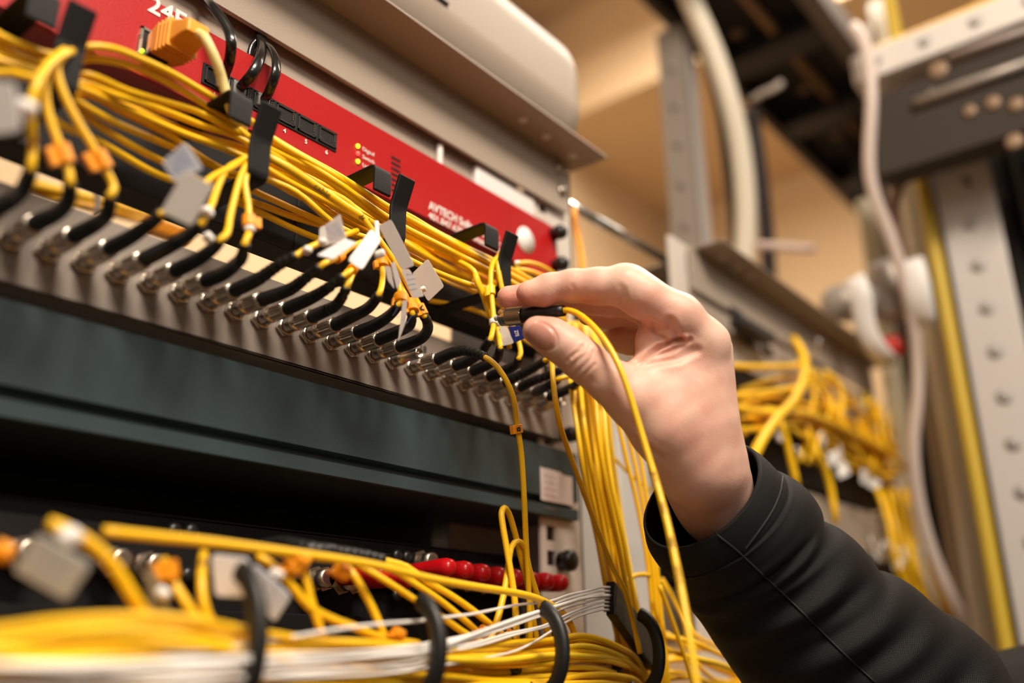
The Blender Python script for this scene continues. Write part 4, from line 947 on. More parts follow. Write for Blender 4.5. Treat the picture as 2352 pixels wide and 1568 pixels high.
# second rack
x0 = .452; x1 = .935
r2 = thing('equipment_rack', 'second white equipment rack behind the hand, partly hidden', 'rack', (.7, 0, 0))
for xa, xb in ((x0 - .027, x0 + .020), (x1 - .020, x1 + .027)):
    mb = MB(); mb.box((xa, .004, 0), (xb, .008, 1.765)); mb.build('upright', M['post_white'], r2, .0004)
mb = MB(); mb.box((x0 - .027, .004, 0), (x1 + .027, .6, .02)); mb.build('base', M['post_white'], r2)
mb = MB(); mb.box((x0 + .02, .5, .02), (x1 - .02, .51, 1.70)); mb.build('rear_panel', M['dark_steel'], r2)
s2 = thing('rack_shelf', 'beige shelf lip with three bright holes on the second rack', 'shelf', (.7, 0, 1.74))
mb = MB(); mb.box((x0, -.0015, 1.7188), (x1, .0015, 1.7625)); mb.box((x0 + .02, 0, 1.761), (x1 - .02, .3, 1.7625)); mb.build('face_panel', M['beige'], s2, .0004)
mb = MB(); mb.box((x0 + .008, -.031, 1.7610), (x1 + .02, .004, 1.7625)); mb.build('shelf_lip', M['beige'], s2, .0004)
for px, py in ((1658, 592), (1693, 615), (1722, 634)):
    p = PZ(px, py, 1.7610); hb = MB(); hb.lathe([(0, .0042), (.0010, .0042)], 14, Matrix.Translation((p[0], p[1], 1.7610)) @ Matrix.Rotation(math.pi / 2, 4, 'X')); hb.build('hole_plug', M['white_plastic'], s2)
def unit(name, label, cat, z0, z1, m, y0=-.001, dep=.3, xa=x0, xb=x1):
    root = thing(name, label, cat, (.7, 0, z0)); mb = MB(); mb.box((xa, y0, z0), (xb, y0 + .003, z1)); mb.box((xa + .025, y0 + .003, z0 + .0006), (xb - .025, dep, z1 - .0006)); mb.build('casing', m, root, .0006); return root
u = unit('network_switch', 'pale grey unit directly under the second rack shelf', 'network device', 1.664, 1.712, M['beige'])
for px, py in ((1700, 765), (1725, 790), (1760, 805), (1690, 720)):
    p = PY(px, py, -.002); mb = MB(); mb.box((p[0] - .012, -.004, p[2] - .004), (p[0] + .012, -.002, p[2] + .004)); mb.build('port_block', M['black'], u)
u = unit('cable_manager', 'dark cable manager of the second rack behind the yellow tangle', 'cable manager', 1.616, 1.660, M['black_powder'])
u = unit('socket_unit', 'black patch panel of the second rack with a row of plugs', 'patch panel', 1.566, 1.612, M['black_powder'])
u = unit('rack_device', 'beige device under the yellow tangle of the second rack', 'rack device', 1.510, 1.560, M['beige'])
u = unit('rack_device', 'dark device low in the second rack above the pale plugs', 'rack device', 1.462, 1.506, M['black_powder'])
u = unit('socket_unit', 'grey panel with pale plugs near the foot of the second rack', 'patch panel', 1.414, 1.458, M['grey_panel'])
mb = MB(); tag(mb.add([], []).cbox((0, 0, 0), (.070, .016, .010), Matrix.Translation(tuple(PY(1730, 760, -.016))) @ Matrix.Rotation(.0, 4, 'X')).build('power_brick', M['black'], None, .002), 'small black block hanging under the second shelf', 'power brick')
GY = 'yellow cables of the second rack'
def c2(pts, lb, r=.0020, m=None, g=GY): return cable(pts, lb, g, r=r, m=m, step=.012)
c2([(1640,838,-.03),(1720,842,-.03),(1780,842,-.032),(1830,838,-.03),(1856,820,-.03)], 'level yellow cable crossing from behind the hand in the second rack', .0030)
c2([(1822,778,-.02),(1838,800,-.03),(1848,830,-.036),(1842,880,-.04),(1822,920,-.04),(1785,960,-.04),(1750,1010,-.04),(1725,1060,-.04),(1700,1110,-.03)], 'thick yellow cable pair hooking over and down in the second rack', .0046)
c2([(1640,915,-.03),(1720,905,-.032),(1800,895,-.034),(1870,880,-.03)], 'yellow cable rising gently behind the knuckle', .0030)
c2([(1640,925,-.03),(1740,945,-.034),(1850,950,-.036),(1940,985,-.036),(2040,1040,-.034),(2080,1075,-.03)], 'long yellow cable drooping right through the tangle', .0036)
c2([(1640,985,-.03),(1740,985,-.03),(1800,975,-.03),(1900,960,-.03)], 'yellow cable level with the wrist in the second rack', .0026)
c2([(1790,965,-.04),(1806,1010,-.04),(1818,1060,-.04),(1832,1120,-.04)], 'yellow cable falling behind the jacket seam', .0034)
c2([(1870,1030,-.04),(1892,1070,-.04),(1908,1120,-.04),(1920,1200,-.04)], 'yellow cable hanging alone over the dark device', .0036)
c2([(1895,855,-.03),(1925,880,-.035),(1935,920,-.036),(1928,965,-.036)], 'yellow cable arched at the top right of the tangle', .0032)
bundle([(1880,880,960,-.03,-.01,1935),(1900,930,1010,-.04,-.01,1965),(1920,975,1060,-.04,-.01,1990),(1945,1020,1110,-.04,-.01,2040)], 7, 'blurred yellow cable of the dense tangle on the second rack', GY, seed=51, jit=.3, step=.012, rs=[.0022, .0028])
bundle([(1760,935,965,-.035,-.015),(1860,950,1000,-.035,-.01),(1950,975,1050,-.035,-.01),(2050,1010,1110,-.03,-.01)], 6, 'blurred yellow cable of the dense tangle on the second rack', GY, seed=52, jit=.3, step=.012, rs=[.0024])
bundle([(1980,900,960,-.03,-.01,2060),(1960,960,1010,-.04,-.01,2070),(1980,1030,1080,-.04,-.01,2080),(1940,1050,1100,-.04,-.01,2050)], 6, 'blurred yellow cable of the dense tangle on the second rack', GY, seed=53, jit=.3, step=.012, rs=[.0026])
bundle([(2010,1120,1125,-.03,-.005,2110),(2030,1200,1205,-.04,-.005,2130),(2050,1290,1295,-.04,-.005,2145),(2090,1400,1405,-.04,-.005,2190),(2120,1500,1505,-.04,-.005,2230)], 14, 'blurred yellow cable hanging down the right side of the second rack', GY, seed=54, jit=.08, step=.02, rs=[.0028], nn=6)
bundle([(1530,1440,1570,-.05,-.02),(1580,1460,1560,-.06,-.02),(1640,1480,1590,-.06,-.02),(1760,1540,1620,-.05,-.02)], 8, 'blurred yellow cable sagging behind the sleeve at the bottom', GY, seed=55, jit=.25, step=.012, rs=[.0018])
cable([(1520,1330,-.02),(1560,1400,-.02),(1590,1452,-.03),(1640,1480,-.03),(1700,1500,-.03)], 'yellow cable slung to the right under the sleeve', GY, r=.0017, step=.012)
def blob(px, py, y, sz, lb, m='white_plastic', k=0):
    c = PY(px, py, y); mb = MB(); mb.cbox((0, 0, 0), sz, Matrix.Translation(tuple(c)) @ Euler((rnd.uniform(-.5, .5), rnd.uniform(-.5, .5), rnd.uniform(-.6, .6))).to_matrix().to_4x4())
    tag(mb.build('cable_tag', M[m], None, .002, 2), lb, 'cable tag', 'pale tags of the second rack')
tags2 = [(1880,798,.026,.006),(1790,1000,.02,.012),(1888,1010,.02,.010),(1915,1052,.018,.014),(1935,1080,.016,.014),(1985,1095,.016,.016),(2005,1110,.018,.012),(2045,1105,.02,.014),(1930,1040,.012,.016),(1830,1035,.016,.010),(2060,1120,.014,.012),(1965,1000,.012,.010),
         (2000,1245,.020,.012),(2025,1262,.018,.014),(2050,1255,.016,.014),(2078,1270,.018,.014),(2100,1285,.02,.012),(2010,1280,.016,.012),(2062,1295,.018,.010),(2120,1262,.012,.012)]
for (px, py, w, h) in tags2:
    lb = 'level white tag above the yellow tangle of the second rack' if (px, py) == (1880, 798) else ('blurred pale tag amid the yellow tangle of the second rack' if py < 1200 else 'blurred pale tag in the cluster low on the second rack')
    blob(px, py, -.03 if px < 2000 or py > 1200 else -.02, (w, .002, h), lb, 'white_cable')
for px, py, lb in ((1970, 940, 'blurred pale plug high in the tangle of the second rack'), (1860, 925, 'blurred grey plug in the middle of the tangle')):
    blob(px, py, -.02, (.012, .012, .02), lb, 'galv')

bundle([(1700,900,1000,-.03,-.005),(1760,880,1010,-.035,-.005),(1840,860,1010,-.035,-.005),(1900,880,1040,-.035,-.005),(1980,930,1080,-.03,-.005),(2060,1000,1120,-.03,-.005)], 9, 'blurred yellow cable of the dense tangle on the second rack', GY, seed=56, jit=.55, step=.012, rs=[.0022, .0028])
bundle([(1800,800,870,-.03,-.01,1900),(1780,870,930,-.03,-.01,1960),(1760,960,1010,-.03,-.01,2000),(1740,1040,1090,-.03,-.01,1990)], 6, 'blurred yellow cable of the dense tangle on the second rack', GY, seed=57, jit=.5, step=.012, rs=[.0024])
# posts, ladder and tray further right
def post(name, px, py, d, w, dep, label, m, holes, z0=0, z1=3.0, hs=.05):
    c = PD(px, py, d); root = thing(name, label, 'post', (c[0], c[1], 0))
    mb = MB(); mb.box((c[0], c[1], z0), (c[0] + w, c[1] + .003, z1)); mb.build('profile', mat('post_side_light', (.46, .43, .41), .45, .2), root, .001)
    mb = MB(); mb.box((c[0], c[1], z0), (c[0] + .003, c[1] + dep, z1)); mb.build('profile', m, root, .001)
    dk = M['post_hole']
    for z in np.arange(1.2, min(z1, 2.7), hs):
        mb = MB(); mb.lathe([(0, .0075), (.0012, .0075)], 14, Matrix.Translation((c[0], c[1] + dep / 2, z)) @ Matrix.Rotation(-math.pi / 2, 4, 'Z')); mb.build('hole', dk, root)
    return root
M['post_hole'] = mat('post_hole_shade', (.22, .19, .17), .7)
post('strut_post', 1590, 300, 1.25, .032, .044, 'grey perforated strut post standing behind the polished rod', M['galv'], True, z1=2.26, hs=.062)
rp = PD(2160, 500, 1.1); rq = PD(2235, 500, 1.1)
# the right post faces the left wall: its plate lies along Y
root = thing('strut_post', 'light grey perforated post at the right edge', 'post', (rp[0], rp[1], 0))
mb = MB(); mb.box((rp[0], rp[1] - .062, 0), (rp[0] + .003, rp[1], 2.16)); mb.box((rp[0], rp[1] - .003, 0), (rp[0] + .05, rp[1], 2.16)); mb.build('profile', mat('post_light', (.60, .57, .55), .5, .2, mottle=(9, .06)), root, .001)
for z in np.arange(1.30, 2.1, .0525):
    mb = MB(); mb.lathe([(0, .0085), (.0012, .0085)], 14, Matrix.Translation((rp[0], rp[1] - .031, z)) @ Matrix.Rotation(-math.pi / 2, 4, 'Z')); mb.build('hole', mat('hole_dark', (.40, .38, .37), .6) if z < 1.32 else bpy.data.materials['hole_dark'], root)
def vline(px, py, d, r, m, label, name='cable', cat='cable', z0=.0, z1=2.28, group=None, wob=.004):
    c = PD(px, py, d); pts = [(c[0] + wob * math.sin(z * 5 + px), c[1] + wob * math.cos(z * 4 + px), z) for z in np.linspace(z0, z1, 14)]
    mb = MB(); mb.tube(cr(pts, .05), r, 12); o = mb.build(name, m); tag(o, label, cat, group); return o
vline(2133, 500, 1.12, .0085, mat('olive_yellow_jacket', (.55, .38, .03), .5), 'olive yellow cable running down beside the right post', 'power_cable', wob=.0015)
vline(2098, 500, 1.20, .013, M['conduit'], 'beige conduit nearest the right post', 'conduit', 'conduit', wob=0)
vline(2068, 500, 1.26, .012, mat('taupe_conduit', (.40, .34, .28), .6), 'taupe conduit second from the right post', 'conduit', 'conduit', wob=.0)
vline(1990, 480, 1.32, .014, mat('straw_conduit', (.55, .48, .33), .5), 'straw coloured conduit beside the hanging white cable', 'conduit', 'conduit', wob=.0, z1=2.02)
vline(2040, 500, 1.34, .010, M['dark_steel'], 'dark conduit between the pale ones', 'conduit', 'conduit', wob=.0)
for k, (px, d, rr_) in enumerate(((2262, 1.16, .012), (2290, 1.2, .016), (2322, 1.2, .014), (2352, 1.18, .016), (2385, 1.2, .016), (2420, 1.2, .018), (2460, 1.25, .02))):
    vline(px, 420, d, rr_, M['black_rubber'] if k != 1 else M['dark_steel'], 'thick black cable in the dark group right of the light post', 'power_cable', z1=2.2, group='black cables right of the post')
mb = MB(); mb.box((1.35, -.36, 0), (1.42, .10, 2.4)); tag(mb.build('equipment_cabinet', M['black_matte'], None, .004), 'tall dark cabinet behind the black cables at the right', 'cabinet')
# cream conduit and black cables beside the left post
def dcable(pts, label, r, m, name='cable', cat='cable', group=None, step=.02):
    cp = cr([PD(*p) for p in pts], step); mb = MB(); mb.tube(cp, r, 14); o = mb.build(name, m); tag(o, label, cat, group); return cp
dcable([(1560,-60,1.30),(1595,20,1.28),(1635,110,1.27),(1672,220,1.26),(1698,330,1.26),(1712,450,1.26),(1712,560,1.26),(1700,660,1.26),(1690,800,1.26)], 'thick cream conduit bending down from the overhead ladder', .0145, M['conduit'], 'conduit', 'conduit')
dcable([(1560,-20,1.30),(1600,60,1.29),(1632,160,1.28),(1658,270,1.28),(1672,380,1.28),(1684,480,1.28),(1690,600,1.28),(1690,800,1.28)], 'black cable hugging the left side of the cream conduit', .008, M['black_rubber'], 'power_cable')
dcable([(1725,250,1.34),(1740,350,1.34),(1752,450,1.34),(1762,560,1.34),(1770,700,1.34)], 'black cable descending right of the cream conduit', .011, mat('plum_black_jacket', (.02, .014, .018), .5), 'power_cable')
dcable([(1725,232,1.30),(1750,215,1.29),(1778,203,1.28),(1795,190,1.28)], 'short pale cable stub poking out under the ladder', .005, mat('taupe_jacket', (.42, .36, .31), .5), 'cable_stub', 'cable')
dcable([(1735,562,1.15),(1790,566,1.15),(1870,571,1.15)], 'pale level strap standing out against the tan wall', .0055, mat('strap_pink_grey', (.55, .42, .36), .6), 'strap', 'strap')
dcable([(1960,60,1.10),(1985,100,1.08),(1998,160,1.06),(2002,240,1.05),(1997,330,1.05),(1998,400,1.05),(2012,460,1.05),(2040,530,1.05),(2064,600,1.05),(2090,700,1.05),(2104,800,1.06),(2108,900,1.06),(2098,1000,1.06),(2102,1100,1.06),(2126,1220,1.06),(2170,1340,1.06),(2230,1450,1.06),(2290,1560,1.05)], 'long white cable wandering down from the overhead tray', .0070, mat('pinkish_white_jacket', (.62, .52, .47), .5))
dcable([(2040,110,1.12),(2060,180,1.12),(2095,250,1.12),(2108,300,1.12),(2092,360,1.12),(2066,430,1.12),(2050,500,1.11),(2058,560,1.10)], 'reddish brown cable crossing to the hanging white cable', .006, mat('reddish_brown_jacket', (.30, .16, .13), .6))
# ceiling ladder
LZ = 2.30
def lx(px, py): return PZ(px, py, LZ)
y_l = lx(1830, 335)[1]; y_r = lx(1970, 165)[1]
root = thing('cable_ladder', 'dark steel cable ladder crossing overhead at the top right', 'cable ladder', (1.0, y_l, LZ))
lo_, hi_ = .45, 2.0
mb = MB(); mb.box((lo_, y_l - .002, LZ), (hi_, y_l + .014, LZ + .05)); mb.build('side_rail', M['dark_steel'], root, .002)
mb = MB(); mb.box((lo_, y_r - .022, LZ - .004), (hi_, y_r + .006, LZ + .05)); mb.build('side_rail', mat('rail_taupe', (.13, .105, .09), .6), root, .002)
mb = MB(); mb.box((lo_, y_r + .006, LZ + .040), (hi_, y_l, LZ + .046)); mb.build('deck', mat('deck_black', (.010, .008, .007), .7), root)
for px, py in ((1815, 118), (1945, 265), (2060, 400)):
    p = lx(px, py); mb = MB(); mb.box((p[0] - .028, y_r, LZ + .004), (p[0] + .028, y_l, LZ + .03)); mb.build('rung', mat('rung_blue_black', (.028, .028, .032), .5, .3), root, .002)
for px, py in ((1692, 80), (1722, 100), (1850, 205), (1905, 276), (1918, 308)):
    p = PZ(px, py, LZ + .0395); mb = MB(); mb.lathe([(0, .012), (.0015, .012)], 14, Matrix.Translation((p[0], p[1], LZ + .0395)) @ Matrix.Rotation(math.pi / 2, 4, 'X')); mb.build('bolt_plate', mat('bolt_tan', (.30, .20, .125), .5, .2), root)
cab_l = lambda ya, lb, m, r: tag((lambda mb: mb.tube([(lo_, ya, LZ + .030), (hi_, ya, LZ + .030)], r, 10).build('cable', m))(MB()), lb, 'cable')
cab_l(y_r + (y_l - y_r) * .45, 'brown cable lying along the overhead ladder', mat('brown_jacket', (.20, .10, .03), .5), .008)
# white perforated tray running away along Y
TZ = 2.05
a = PZ(2180, 112, TZ); b_ = PZ(2400, 30, TZ)
tx = (a[0] + b_[0]) / 2
root = thing('cable_tray', 'white perforated cable tray with yellow cables at the top right corner', 'cable tray', (tx, -.3, TZ))
mb = MB(); mb.box((tx, -.60, TZ), (tx + .003, -.09, TZ + .040)); mb.box((tx, -.60, TZ), (tx + .16, -.09, TZ + .003)); mb.build('tray_side', mat('tray_white', (.72, .68, .64), .45, .1), root, .001)
for yy in np.arange(-.56, -.1, .055):
    mb = MB(); mb.lathe([(0, .0075), (.001, .0075)], 14, Matrix.Translation((tx - .0002, yy, TZ + .022)) @ Matrix.Rotation(-math.pi / 2, 4, 'Z')); mb.build('hole', bpy.data.materials['hole_dark'], root)
for k, (dz, m, lb) in enumerate(((.048, M['yellow'], 'yellow cable lying in the white tray at the top right'), (.054, M['yellow_b'], 'pale yellow cable on top of the white tray'), (.046, mat('green_jacket', (.05, .18, .05), .5), 'green cable lying in the white tray'))):
    mb = MB(); mb.tube(cr([(tx + .02 + .012 * k, -.6, TZ + dz), (tx + .015 + .012 * k, -.35, TZ + dz), (tx + .02 + .014 * k, -.1, TZ + dz)], .02), .006, 10); tag(mb.build('cable', m), lb, 'cable')
# dark slotted beam under the tray
root = thing('slotted_beam', 'dark slotted beam with bright bolts under the white tray', 'beam', (tx + .05, -.3, TZ - .1))
bx = PD(2230, 200, 1.02)[0]
mb = MB(); mb.box((bx, -.62, TZ - .125), (bx + .04, -.10, TZ - .02)); 
mb.build('profile', mat('beam_taupe', (.035, .026, .020), .85), root, .002)
def on_beam(px, py): return PX(px, py, bx - .001)
for (px, py, rr_, m) in ((2146, 216, .009, 'chrome'), (2220, 193, .009, 'chrome'), (2228, 255, .007, 'bt'), (2281, 236, .008, 'bt'), (2335, 240, .008, 'bt'), (2155, 160, .011, 'bt2'), (2330, 325, .009, 'bt')):
    p = on_beam(px, py); mm = M['chrome'] if m == 'chrome' else bpy.data.materials['bolt_tan']
    mb = MB(); mb.lathe([(0, rr_), (.002, rr_), (.003, rr_ * .5)], 14, Matrix.Translation((bx, p[1], p[2])) @ Matrix.Rotation(-math.pi / 2, 4, 'Z')); mb.build('bolt', mm, root)
p1_, p2_ = on_beam(2105, 240), on_beam(2400, 135)
mb = MB(); mb.tube([p1_ - np.array([.004, 0, 0]), p2_ - np.array([.004, 0, 0])], .006, 10); mb.build('slide_rail', M['galv'], root)
p1_, p2_ = on_beam(2180, 135), on_beam(2400, 60)
mb = MB(); mb.tube([p1_ - np.array([.004, 0, 0]), p2_ - np.array([.004, 0, 0])], .0045, 10); mb.build('slide_rail', mat('rail_pink_grey', (.35, .29, .27), .5), root)
# grey round fitting with straps
root = thing('round_fitting', 'grey round plastic fitting strapped to the pipes with white bands', 'fitting', tuple(PD(1990, 690, 1.08)))
c = PD(1945, 695, 1.10); mb = MB(); n = 16
mb.lathe([(-.030, .004), (-.028, .012), (-.018, .021), (0, .024), (.024, .022), (.034, .016), (.036, .004)], 24, Matrix.Translation(tuple(c)) @ Matrix.Rotation(.5, 4, 'Z')); mb.build('dome', M['galv'], root)
c = PD(2048, 670, 1.10); mb = MB(); mb.lathe([(-.036, .010), (-.032, .022), (.020, .026), (.034, .024), (.036, .01)], 24, Matrix.Translation(tuple(c)) @ Matrix.Rotation(-math.pi / 2, 4, 'X')); mb.build('body', M['galv'], root)
mb = MB(); mb.tube(cr([PD(*q) for q in ((1962, 640, 1.05), (1976, 670, 1.04), (1982, 710, 1.04), (1990, 760, 1.04), (2012, 800, 1.04), (2040, 830, 1.05))], .01), 1, 10, flat=(.012, .004)); mb.build('strap', M['white_plastic'], root)
mb = MB(); mb.tube(cr([PD(*q) for q in ((2090, 600, 1.05), (2104, 650, 1.04), (2112, 700, 1.04), (2118, 745, 1.05))], .01), 1, 10, flat=(.015, .005)); mb.build('strap', M['white_plastic'], root)
c = PD(2046, 795, 1.09); mb = MB(); mb.lathe([(-.01, .012), (.01, .013), (.014, .008)], 16, Matrix.Translation(tuple(c))); tag(mb.build('indicator_lamp', mat('red_lens', (.55, .03, .02), .3)), 'small red lens below the grey round fitting', 'lamp')
vline(2104, 900, 1.25, .012, M['black_rubber'], 'black pipe right of the white wandering cable', 'pipe', 'pipe', z1=1.75, wob=0)
vline(2130, 900, 1.22, .010, M['dark_steel'], 'dark steel pipe beside the black pipe', 'pipe', 'pipe', z1=1.75, wob=0)

rs_ = thing('slotted_rail', 'dark grey slotted rail with a bright bolt just right of the rack post', 'rail', (.285, .03, 0))
mb = MB(); mb.box((.2745, .030, 0), (.300, .034, 1.60)); mb.build('profile', mat('rail_dark_grey', (.10, .095, .09), .5, .3), rs_)
for z in (1.545, 1.475, 1.405): mb = MB(); mb.lathe([(0, .0055), (.002, .0055), (.003, .003)], 14, Matrix.Translation((.287, .030, z))); mb.build('bolt', M['galv'], rs_)
# ------------------------------------------------------------------ the person's hand and sleeve
def CP3(px, py, d):      # camera space point
    return np.array([(px - CX) / F_PX * d, (py - CY) / F_PX * d, d])
def cam2world(A): return CAM + A @ ROT.T
class Grid:
    def __init__(s, lo, hi, h):
        s.lo = np.array(lo); s.h = h; s.n = np.ceil((np.array(hi) - s.lo) / h).astype(int)
        ax = [s.lo[i] + h * np.arange(s.n[i]) for i in range(3)]
        s.X, s.Y, s.Z = [a.astype(np.float32) for a in np.meshgrid(*ax, indexing='ij')]
def rcone(g, a, ra, b, rb, sq=None):
    """distance to a tapered capsule"""
    a = np.array(a); b = np.array(b); ab = b - a; L2 = ab.dot(ab)
    px, py, pz = g.X - a[0], g.Y - a[1], g.Z - a[2]
    t = np.clip((px * ab[0] + py * ab[1] + pz * ab[2]) / L2, 0, 1)
    q = np.sqrt((px - t * ab[0]) ** 2 + (py - t * ab[1]) ** 2 + (pz - t * ab[2]) ** 2)
    return q - (ra + (rb - ra) * t)
def smin(a, b, k):
    h = np.maximum(k - np.abs(a - b), 0) / k
    return np.minimum(a, b) - h * h * k * .25
def ellipsoid(g, c, r):
    q = np.sqrt(((g.X - c[0]) / r[0]) ** 2 + ((g.Y - c[1]) / r[1]) ** 2 + ((g.Z - c[2]) / r[2]) ** 2)
    return (q - 1) * min(r)
def surface_nets(D, g):
    n = np.array(D.shape); ins = D < 0
    c = [ins[i:n[0] - 1 + i, j:n[1] - 1 + j, k:n[2] - 1 + k] for i in (0, 1) for j in (0, 1) for k in (0, 1)]
    s = sum(x.astype(np.int8) for x in c); act = (s > 0) & (s < 8)
    idx = -np.ones(act.shape, np.int64); cells = np.argwhere(act); idx[tuple(cells.T)] = np.arange(len(cells))
    acc = np.zeros((len(cells), 3)); cnt = np.zeros(len(cells))
    for ax in range(3):
        for u in (0, 1):
            for v in (0, 1):
                o0 = np.zeros(3, int); oth = [a for a in range(3) if a != ax]; o0[oth[0]] = u; o0[oth[1]] = v; o1 = o0.copy(); o1[ax] = 1
                d0 = D[tuple((cells + o0).T)]; d1 = D[tuple((cells + o1).T)]
                m = (d0 < 0) != (d1 < 0); t = np.where(m, d0 / np.where(m, d0 - d1, 1), 0)
                p = o0[None, :] + t[:, None] * (o1 - o0)[None, :]
                acc[m] += p[m]; cnt[m] += 1
    V = g.lo + g.h * (cells + acc / cnt[:, None])
    F = []
    for ax in range(3):
        oth = [a for a in range(3) if a != ax]
        sl0 = [slice(1, n[a] - 1) for a in range(3)]; sl0[ax] = slice(0, n[ax] - 1); sl1 = list(sl0); sl1[ax] = slice(1, n[ax])
        a0 = ins[tuple(sl0)]; a1 = ins[tuple(sl1)]
        e = np.argwhere(a0 != a1); off = np.ones(3, int); off[ax] = 0; e = e + off
        flip = ins[tuple(e.T)]
        q = []
        for (u, v) in ((0, 0), (1, 0), (1, 1), (0, 1)):
            o = np.zeros(3, int); o[oth[0]] = -u; o[oth[1]] = -v; q.append(idx[tuple((e + o).T)])
        Q = np.stack(q, 1); ok = (Q >= 0).all(1); Q = Q[ok]; fl = flip[ok]
        if ax == 1: fl = ~fl
        Q[fl] = Q[fl][:, ::-1]; F.append(Q)
    return V, np.concatenate(F)

HS = HAND_RES
g = Grid(CP3(1105, 570, .47) - np.array([.006, .004, .105]), CP3(1840, 1420, .47) + np.array([.012, .004, .100]), HS)
J = CP3
def chain(pts, k=.004):
    D = None
    for i in range(len(pts) - 1):
        (a, ra), (b, rb) = pts[i], pts[i + 1]
        d = rcone(g, a, ra, b, rb); D = d if D is None else smin(D, d, k)
    return D
mm = .001
idxf = chain([(J(1216,671,.452), 5.6*mm), (J(1262,662,.451), 7.0*mm), (J(1318,656,.449), 7.7*mm), (J(1372,657,.447), 8.6*mm), (J(1440,657,.444), 9.9*mm), (J(1475,680,.443), 10.3*mm), (J(1560,727,.443), 10.8*mm), (J(1626,786,.446), 9.8*mm)], .004)
idxf = smin(idxf, rcone(g, J(1212, 676, .450), 5.0*mm, J(1250, 678, .450), 5.9*mm), .004)       # fingertip pad
idxf = smin(idxf, rcone(g, J(1430, 636, .447), 5.2*mm, J(1462, 645, .447), 5.4*mm), .005)       # middle knuckle
mid = chain([(J(1168,683,.470), 6.1*mm), (J(1215,682,.470), 6.9*mm), (J(1300,678,.468), 7.6*mm), (J(1370,684,.466), 8.2*mm), (J(1452,688,.464), 9.2*mm), (J(1540,745,.463), 10*mm), (J(1628,800,.462), 10.8*mm)], .004)
rng_ = chain([(J(1352,722,.484), 6.0*mm), (J(1392,722,.485), 7.2*mm), (J(1440,712,.486), 7.8*mm), (J(1512,722,.485), 8.8*mm), (J(1560,770,.483), 9.6*mm), (J(1622,815,.480), 10.4*mm)], .004)
lit = chain([(J(1410,777,.494), 6.8*mm), (J(1445,779,.496), 8.0*mm), (J(1500,772,.497), 8.4*mm), (J(1560,800,.497), 8.4*mm), (J(1610,850,.494), 9.4*mm)], .004)
thumb = chain([(J(1233,759,.436), 7.0*mm), (J(1268,775,.435), 8.6*mm), (J(1308,801,.434), 8.9*mm), (J(1345,832,.433), 9.3*mm), (J(1400,876,.433), 9.9*mm), (J(1450,918,.434), 11.6*mm), (J(1515,985,.437), 14.0*mm), (J(1590,1075,.443), 15.5*mm)], .005)
palm = None
def U(d, k=.012):
    global palm
    palm = d if palm is None else smin(palm, d, k)
U(rcone(g, J(1624, 790, .447), 10*mm, J(1622, 1075, .452), 15*mm))
U(rcone(g, J(1634, 806, .462), 10.4*mm, J(1630, 1085, .462), 15*mm))
U(rcone(g, J(1622, 820, .478), 10.5*mm, J(1630, 1090, .470), 14*mm))
U(rcone(g, J(1608, 855, .492), 9.5*mm, J(1625, 1095, .478), 13*mm))
U(rcone(g, J(1560, 860, .446), 11*mm, J(1600, 980, .446), 15*mm), .014)     # first web
U(rcone(g, J(1512, 800, .448), 8.5*mm, J(1545, 900, .444), 13*mm), .012)
U(rcone(g, J(1480, 858, .444), 6.5*mm, J(1560, 960, .442), 13*mm), .014)
U(rcone(g, J(1500, 770, .452), 7.5*mm, J(1590, 790, .450), 11*mm), .010)    # base of index, palm side
U(rcone(g, J(1608, 1080, .459), 18*mm, J(1642, 1160, .472), 15.0*mm), .016)  # wrist
U(rcone(g, J(1642, 1160, .472), 15*mm, J(1740, 1290, .505), 14*mm), .014)
U(rcone(g, J(1618, 1095, .475), 15.5*mm, J(1650, 1160, .484), 14*mm), .014)
U(rcone(g, J(1650, 1160, .484), 14*mm, J(1745, 1300, .508), 13*mm), .014)
palm = smin(palm, thumb, .013)
hand = smin(palm, idxf, .0045)
hand = smin(hand, mid, .0022); hand = smin(hand, rng_, .0022); hand = smin(hand, lit, .0022)
# keep the thumb, the connector and the fingers apart
HV, HF = surface_nets(hand, g)
HCAM = HV.copy()
W_ = cam2world(HV)
person = thing('person', 'person in a black jacket whose right hand holds a fibre connector between thumb and fingers', 'person', (0, 0, 0))
me = bpy.data.meshes.new('hand'); me.from_pydata(W_.tolist(), [], HF.tolist()); me.update()
ob = bpy.data.objects.new('hand', me); COL.objects.link(ob)
bm = bmesh.new(); bm.from_mesh(me); bmesh.ops.recalc_face_normals(bm, faces=bm.faces); bmesh.ops.smooth_vert(bm, verts=bm.verts, factor=.5, use_axis_x=True, use_axis_y=True, use_axis_z=True); bm.to_mesh(me); bm.free()
ss = ob.modifiers.new('s', 'SUBSURF'); ss.levels = 1; ss.render_levels = 1
me2 = bpy.data.meshes.new_from_object(ob.evaluated_get(bpy.context.evaluated_depsgraph_get()))
ob.modifiers.clear(); ob.data = me2; bpy.data.meshes.remove(me); me2.name = 'hand'
nv = len(me2.vertices); co_ = np.empty(nv * 3, np.float32); me2.vertices.foreach_get('co', co_); co_ = co_.reshape(-1, 3).astype(float)
nr = np.empty(nv * 3, np.float32); me2.vertices.foreach_get('normal', nr); nr = nr.reshape(-1, 3).astype(float)
cc = (co_ - CAM) @ ROT; PXY = np.stack([CX + F_PX * cc[:, 0] / cc[:, 2], CY + F_PX * cc[:, 1] / cc[:, 2]], 1)
vn = nr @ ROT; facing = np.clip(-vn[:, 2] * 1.6, 0, 1)
